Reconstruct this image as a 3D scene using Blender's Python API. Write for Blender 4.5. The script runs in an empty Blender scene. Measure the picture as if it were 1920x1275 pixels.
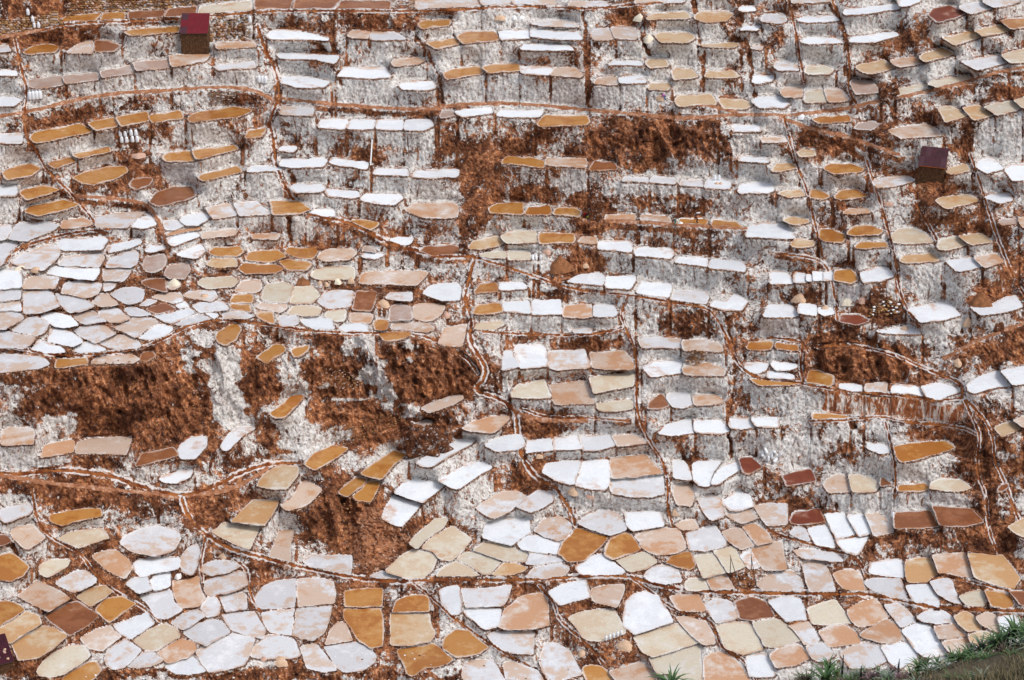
import bpy, bmesh, math, random
import numpy as np
from mathutils import Vector, Matrix
R = math.radians
random.seed(7); rng = np.random.default_rng(7)
S = bpy.context.scene
COL = S.collection

# ------------------------------------------------------------------ camera, sky, sun, exposure
W0, H0 = 1920.0, 1275.0
HFOV, PITCH, CH = R(30.0), R(24.0), 200.0
FL = (W0/2)/math.tan(HFOV/2)
cam = bpy.data.cameras.new('camera'); camo = bpy.data.objects.new('camera', cam); COL.objects.link(camo)
cam.sensor_width = 36; cam.lens = 18/math.tan(HFOV/2); cam.clip_start = 0.5; cam.clip_end = 6000
camo.location = (0, 0, CH); camo.rotation_euler = (math.pi/2 - PITCH, 0, 0)
S.camera = camo
S.render.resolution_x, S.render.resolution_y = 1024, 680
wd = bpy.data.worlds.new('World'); S.world = wd; wd.use_nodes = True
nt = wd.node_tree; nt.nodes.clear()
sk = nt.nodes.new('ShaderNodeTexSky'); sk.sky_type = 'NISHITA'; sk.sun_disc = False
SUN_EL, SUN_AZ = R(56), R(118)         # azimuth clockwise from +Y (the view direction): high, from the right and a little behind the camera
sk.sun_elevation = SUN_EL; sk.sun_rotation = SUN_AZ; sk.air_density = 1.0; sk.dust_density = 5.0; sk.ozone_density = .5; sk.altitude = 800
bg = nt.nodes.new('ShaderNodeBackground'); bg.inputs[1].default_value = 0.15
wo = nt.nodes.new('ShaderNodeOutputWorld')
hs = nt.nodes.new('ShaderNodeHueSaturation'); hs.inputs['Saturation'].default_value = .55      # thin overcast
nt.links.new(sk.outputs[0], hs.inputs['Color']); nt.links.new(hs.outputs[0], bg.inputs[0]); nt.links.new(bg.outputs[0], wo.inputs[0])
sl = bpy.data.lights.new('sun', 'SUN'); sl.energy = 1.45; sl.angle = R(18); sl.color = (1.0, .96, .91)
so = bpy.data.objects.new('sun', sl); COL.objects.link(so)
sd = Vector((math.sin(SUN_AZ)*math.cos(SUN_EL), math.cos(SUN_AZ)*math.cos(SUN_EL), math.sin(SUN_EL)))
so.rotation_euler = sd.to_track_quat('Z', 'Y').to_euler(); so.location = sd*400
S.view_settings.view_transform = 'Standard'; S.view_settings.look = 'None'
S.view_settings.exposure = 0.27; S.view_settings.gamma = 1.0; S.view_settings.use_curve_mapping = False

# ------------------------------------------------------------------ helpers
def ray(u, v):
    x = (np.asarray(u, float)-W0/2)/FL; y = (H0/2-np.asarray(v, float))/FL
    dy = math.cos(PITCH)+y*math.sin(PITCH); dz = -math.sin(PITCH)+y*math.cos(PITCH)
    h = np.hypot(x, dy)
    return x/h, dy/h, -dz/h           # unit horizontal direction, tan(depression)
_lat = rng.random((32, 32, 32)).astype(np.float32)
def vnoise(x, y, z):
    xi = np.floor(x).astype(np.int32); yi = np.floor(y).astype(np.int32); zi = np.floor(z).astype(np.int32)
    fx = (x-xi).astype(np.float32); fy = (y-yi).astype(np.float32); fz = (z-zi).astype(np.float32)
    fx = fx*fx*(3-2*fx); fy = fy*fy*(3-2*fy); fz = fz*fz*(3-2*fz)
    xi &= 31; yi &= 31; zi &= 31; x1 = (xi+1) & 31; y1 = (yi+1) & 31; z1 = (zi+1) & 31
    def L(a, b, t): return a+(b-a)*t
    c0 = L(L(_lat[xi, yi, zi], _lat[x1, yi, zi], fx), L(_lat[xi, y1, zi], _lat[x1, y1, zi], fx), fy)
    c1 = L(L(_lat[xi, yi, z1], _lat[x1, yi, z1], fx), L(_lat[xi, y1, z1], _lat[x1, y1, z1], fx), fy)
    return L(c0, c1, fz)*2-1
def tag(o, label=None, cat=None, group=None, kind=None):
    if label: o['label'] = label
    if cat: o['category'] = cat
    if group: o['group'] = group
    if kind: o['kind'] = kind
    return o
def empty(name, loc=(0, 0, 0), rz=0):
    o = bpy.data.objects.new(name, None); o.empty_display_size = .3; COL.objects.link(o)
    o.location = loc; o.rotation_euler = (0, 0, rz); return o
def meshobj(name, vs, fs, mat, parent=None, smooth=False, mats=None):
    me = bpy.data.meshes.new(name); me.from_pydata([tuple(v) for v in vs], [], fs)
    for m in ([mat] if mats is None else mats): me.materials.append(m)
    if smooth: me.shade_smooth()
    o = bpy.data.objects.new(name, me); COL.objects.link(o)
    if parent: o.parent = parent
    return o
def gridmesh(name, P3, faces, mats, attrs=None, parent=None, smooth=False):
    me = bpy.data.meshes.new(name)
    nf = len(faces)
    me.vertices.add(len(P3)); me.vertices.foreach_set('co', P3.astype(np.float32).ravel())
    me.loops.add(nf*4); me.loops.foreach_set('vertex_index', faces.astype(np.int32).ravel())
    me.polygons.add(nf); me.polygons.foreach_set('loop_start', np.arange(0, nf*4, 4, dtype=np.int32))
    me.update(calc_edges=True)
    for k, a in (attrs or {}).items():
        at = me.attributes.new(k, 'FLOAT', 'POINT'); at.data.foreach_set('value', a.astype(np.float32))
    for m in mats: me.materials.append(m)
    if smooth: me.shade_smooth()
    else: me.shade_flat()
    o = bpy.data.objects.new(name, me); COL.objects.link(o)
    if parent: o.parent = parent
    return o
def submesh(name, P3, faces, mats, attrs, parent=None, smooth=False):
    idx, inv = np.unique(faces.ravel(), return_inverse=True)
    return gridmesh(name, P3[idx], inv.reshape(-1, 4), mats, {k: a[idx] for k, a in attrs.items()}, parent, smooth)

# ------------------------------------------------------------------ materials
class NT:
    def __init__(s, name, rough=.9, spec=.3):
        m = bpy.data.materials.new(name); m.use_nodes = True; s.m = m; s.t = m.node_tree
        s.b = s.t.nodes['Principled BSDF']; s.b.inputs['Roughness'].default_value = rough
        s.b.inputs['Specular IOR Level'].default_value = spec
    def n(s, ty, **kw):
        nd = s.t.nodes.new(ty)
        for k, v in kw.items(): setattr(nd, k, v)
        return nd
    def l(s, a, b): s.t.links.new(a, b)
    def attr(s, name): return s.n('ShaderNodeAttribute', attribute_name=name).outputs['Fac']
    def pos(s, sc=(1, 1, 1), obj=False):
        mp = s.n('ShaderNodeMapping'); mp.inputs['Scale'].default_value = sc
        if obj: s.l(s.n('ShaderNodeTexCoord').outputs['Object'], mp.inputs[0])
        else: s.l(s.n('ShaderNodeNewGeometry').outputs['Position'], mp.inputs[0])
        return mp.outputs[0]
    def noise(s, vec, scale, detail=4, rough=.6, w=None, dist=0):
        nd = s.n('ShaderNodeTexNoise')
        if w is not None: nd.noise_dimensions = '4D'; s.l(w, nd.inputs['W'])
        s.l(vec, nd.inputs['Vector']); nd.inputs['Scale'].default_value = scale
        nd.inputs['Detail'].default_value = detail; nd.inputs['Roughness'].default_value = rough
        nd.inputs['Distortion'].default_value = dist
        return nd.outputs['Fac']
    def math(s, op, a, b=None, clamp=False, c=None):
        nd = s.n('ShaderNodeMath', operation=op, use_clamp=clamp)
        for i, x in enumerate((a, b, c)):
            if x is None: continue
            if isinstance(x, (int, float)): nd.inputs[i].default_value = x
            else: s.l(x, nd.inputs[i])
        return nd.outputs[0]
    def ramp(s, f, pts):
        nd = s.n('ShaderNodeValToRGB'); cr = nd.color_ramp
        while len(cr.elements) < len(pts): cr.elements.new(.5)
        for e, (p, c) in zip(cr.elements, pts):
            e.position = p; e.color = (*c, 1) if not isinstance(c, (int, float)) else (c, c, c, 1)
        s.l(f, nd.inputs[0]); return nd.outputs[0]
    def step(s, f, a, b):
        nd = s.n('ShaderNodeMapRange', interpolation_type='SMOOTHSTEP'); s.l(f, nd.inputs[0])
        nd.inputs[1].default_value = a; nd.inputs[2].default_value = b; return nd.outputs[0]
    def mix(s, f, a, b, mode='MIX'):
        nd = s.n('ShaderNodeMix', data_type='RGBA', blend_type=mode)
        if isinstance(f, (int, float)): nd.inputs[0].default_value = f
        else: s.l(f, nd.inputs[0])
        for i, x in ((6, a), (7, b)):
            if isinstance(x, tuple): nd.inputs[i].default_value = (*x, 1)
            else: s.l(x, nd.inputs[i])
        return nd.outputs[2]
    def out(s, col, bump=None, bs=.5, bd=.1):
        if isinstance(col, tuple): s.b.inputs['Base Color'].default_value = (*col, 1)
        else: s.l(col, s.b.inputs['Base Color'])
        if bump is not None:
            bn = s.n('ShaderNodeBump'); bn.inputs['Strength'].default_value = bs; bn.inputs['Distance'].default_value = bd
            s.l(bump, bn.inputs['Height']); s.l(bn.outputs[0], s.b.inputs['Normal'])
        return s.m

def mat_ground():
    k = NT('salt_crusted_earth', .93, .2)
    B = k.attr('earth'); edge = k.attr('edge'); chan = k.attr('channel'); lev = k.attr('levee'); foot = k.attr('foot'); rust = k.attr('rust')
    pw = k.pos((1, 1, .8)); pp = k.pos()
    n1 = k.noise(pw, .35, 7, .72, dist=.5); n2 = k.noise(pw, 1.6, 6, .72, dist=.6); n3 = k.noise(pp, 5.0, 3, .6)
    nn = k.math('ADD', k.math('MULTIPLY', n1, 1.25), k.math('ADD', k.math('MULTIPLY', n2, 1.1), k.math('MULTIPLY', n3, .35)))
    f = k.math('ADD', B, k.math('SUBTRACT', nn, 1.35))
    brown = k.step(f, .43, .55)
    # salt crust: white with grey-beige patches and dark pits
    salt = k.ramp(k.noise(pp, 1.5, 4, .8), [(.34, (.23, .175, .145)), (.43, (.44, .395, .36)), (.53, (.61, .58, .545)), (.66, (.76, .75, .735))])
    pits = k.math('SUBTRACT', 1, k.step(k.noise(k.pos((1, 1, .7)), 2.2, 3, .7, dist=.5), .34, .42))
    salt = k.mix(k.math('MULTIPLY', pits, .85), salt, (.10, .06, .05))
    blue = k.step(k.noise(pp, .35, 3, .5), .5, .66)
    salt = k.mix(k.math('MULTIPLY', blue, .2), salt, (.74, .80, .86), 'MULTIPLY')
    earth = k.ramp(k.noise(pp, 1.3, 7, .72), [(.30, (.024, .009, .005)), (.42, (.092, .029, .012)), (.55, (.205, .072, .027)), (.68, (.43, .215, .11))])
    spk = k.step(k.noise(pp, 5.5, 3, .6), .64, .70)
    earth = k.mix(k.math('MULTIPLY', spk, .75), earth, (.62, .55, .50))
    ruc = k.ramp(k.noise(k.pos((1, 1, .13)), 1.1, 6, .75, dist=.7), [(.38, (.22, .055, .012)), (.5, (.30, .09, .02)), (.55, (.6, .5, .42)), (.68, (.78, .76, .74))])
    ebig = k.ramp(k.noise(pp, .30, 5, .65, dist=.6), [(.38, (.40, .36, .36)), (.50, (1, 1, 1)), (.60, (1.8, 1.95, 2.0))])  # broad earth tones and tan patches; dark areas also paint in crag shading
    earth = k.mix(1.0, earth, ebig, 'MULTIPLY')
    gash = k.step(k.noise(k.pos((1, 1, .15)), .8, 4, .7, dist=.8), .61, .64)
    brown = k.math('MAXIMUM', brown, k.math('MULTIPLY', gash, .9))
    crev_shade = k.math('SUBTRACT', 1, k.step(k.noise(pp, .75, 5, .7, dist=1.5), .36, .44))
    earth = k.mix(k.math('MULTIPLY', crev_shade, .8), earth, (.03, .012, .008))  # crevice shadows painted into the earth colour by noise
    c = k.mix(brown, salt, earth)
    c = k.mix(k.math('MULTIPLY', rust, .95), c, ruc)
    # dark stones and wet soil along the pan edges
    e2 = k.step(k.math('ADD', edge, k.math('MULTIPLY', k.math('SUBTRACT', k.noise(pp, 2.4, 3, .7), .5), 2.4)), .55, .8)
    ec = k.ramp(k.noise(pp, 3.1, 2, .5), [(.38, (.028, .014, .011)), (.5, (.11, .042, .022)), (.6, (.30, .14, .055)), (.68, (.62, .55, .50))])
    c = k.mix(k.math('MULTIPLY', e2, .9), c, ec)
    cru = k.step(k.math('ADD', k.attr('crust'), k.math('MULTIPLY', k.math('SUBTRACT', k.noise(pp, 1.9, 3, .7), .5), 1.5)), .45, .62)
    c = k.mix(k.math('MULTIPLY', cru, .9), c, (.76, .73, .70))
    lv = k.step(k.math('ADD', lev, k.math('MULTIPLY', k.math('SUBTRACT', k.noise(pp, 1.6, 4, .7), .5), 1.8)), .45, .62)
    c = k.mix(k.math('MULTIPLY', lv, .85), c, (.68, .63, .60))
    fc = k.ramp(k.noise(pp, 1.1, 4, .7), [(.35, (.22, .08, .035)), (.55, (.37, .17, .09)), (.7, (.58, .43, .34))])
    ft = k.step(k.math('ADD', foot, k.math('MULTIPLY', k.math('SUBTRACT', k.noise(pp, 1.9, 3, .7), .5), 1.1)), .38, .58)
    c = k.mix(ft, c, fc)
    cc = k.step(k.math('ADD', chan, k.math('MULTIPLY', k.math('SUBTRACT', k.noise(pp, .9, 3, .7), .5), 1.2)), .42, .6)
    c = k.mix(cc, c, k.ramp(k.noise(pp, .4, 3, .6), [(.4, (.13, .03, .008)), (.6, (.34, .12, .035))]))
    h = k.math('ADD', k.noise(k.pos((1, 1, .4)), 3.5, 6, .75), k.math('MULTIPLY', k.noise(pp, 11, 3, .7), .4))
    return k.out(c, h, .38, .2)

def mat_pan(code, base, alt, hi, amt, rough=.6, spec=.35):
    k = NT('pan_'+code, rough, spec)
    rnd = k.n('ShaderNodeObjectInfo').outputs['Random']
    w = k.math('MULTIPLY', rnd, 37.0)
    pr = k.attr('pr'); w = k.math('ADD', w, k.math('MULTIPLY', pr, 53.0))
    p = k.pos()
    ed = k.attr('inner')
    n = k.noise(p, .16, 3, .55, w=w, dist=.8); nf = k.noise(p, .8, 6, .72, w=w); ng = k.noise(p, 4.0, 4, .75)
    nn = k.math('ADD', n, k.math('MULTIPLY', k.math('SUBTRACT', nf, .5), .75))
    thr = k.math('ADD', k.math('MULTIPLY', pr, .16), .40)
    st = k.step(k.math('SUBTRACT', nn, thr), .0, .13)
    c = k.mix(k.math('MULTIPLY', st, amt), base, alt)
    c = k.mix(k.math('MULTIPLY', k.step(nn, .44, .27), .8), c, hi)
    # pale salt crust creeping in from the margin
    e = k.math('ADD', ed, k.math('MULTIPLY', k.math('SUBTRACT', nf, .5), 1.3))
    cr = k.math('SUBTRACT', 1, k.step(k.math('ADD', e, k.math('MULTIPLY', k.math('SUBTRACT', n, .5), 2.2)), .12, .6))
    c = k.mix(k.math('MULTIPLY', cr, .5), c, (.80, .78, .76))
    rs = k.math('MULTIPLY', k.math('SUBTRACT', 1, k.step(e, .25, .9)), k.step(k.noise(p, .22, 3, .6, w=k.math('ADD', w, 3.3)), .5, .62))
    c = k.mix(k.math('MULTIPLY', rs, .6), c, (.50, .24, .10))
    pl = k.step(k.noise(p, .11, 2, .5, w=k.math('ADD', w, 9.1), dist=1.2), .60, .70)
    c = k.mix(k.math('MULTIPLY', k.math('MULTIPLY', pl, k.step(nf, .38, .62)), .75 if code in ('white_salt', 'pale_salt', 'cream_brine') else .35), c, (.56, .27, .11))
    # fine grain and per-pan tone
    g = k.ramp(ng, [(.3, .84), (.6, 1.0)])
    c = k.mix(1.0, c, g, 'MULTIPLY')
    tone = k.ramp(k.math('FRACT', k.math('MULTIPLY', pr, 7.31)), [(0, (.86, .85, .85)), (.5, (.97, .96, .96)), (1, (1, 1, 1))])
    c = k.mix(1.0, c, tone, 'MULTIPLY')
    if rough < .5:
        k.l(k.math('ADD', rough, k.math('MULTIPLY', cr, .5)), k.b.inputs['Roughness'])
    return k.out(c, k.math('ADD', nf, k.math('MULTIPLY', ng, .3)), .25 if rough < .5 else .5, .06)

MG = mat_ground()
MP = {
 'W': mat_pan('white_salt', (.80, .835, .865), (.71, .73, .76), (.86, .88, .90), .7, .85),
 'P': mat_pan('pale_salt', (.675, .68, .70), (.62, .45, .33), (.83, .84, .86), .85, .42),
 'B': mat_pan('beige_brine', (.64, .49, .385), (.57, .30, .155), (.78, .75, .73), .85, .3),
 'Y': mat_pan('sandy_brine', (.62, .45, .28), (.56, .29, .11), (.70, .62, .50), .7, .25),
 'O': mat_pan('ochre_brine', (.50, .235, .065), (.38, .135, .028), (.60, .36, .16), .8, .22),
 'D': mat_pan('brown_brine', (.30, .115, .05), (.22, .075, .03), (.40, .2, .11), .8, .25),
 'C': mat_pan('cream_brine', (.68, .61, .48), (.62, .45, .30), (.73, .70, .64), .6, .25),
 'G': mat_pan('dusty_pan', (.46, .36, .31), (.38, .24, .18), (.58, .52, .48), .7, .7),
 'R': mat_pan('rust_brine', (.21, .05, .022), (.15, .03, .014), (.42, .25, .19), .6, .6)}
def simple(name, col, var=.25, sc=3.0, rough=.8, bump=.3, metal=0):
    k = NT(name, rough); n = k.noise(k.pos(obj=True), sc, 5, .65)
    lo = tuple(c*(1-var) for c in col); hi = tuple(min(1, c*(1+var)) for c in col)
    k.b.inputs['Metallic'].default_value = metal
    return k.out(k.ramp(n, [(.3, lo), (.7, hi)]), n, bump, .05)

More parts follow.
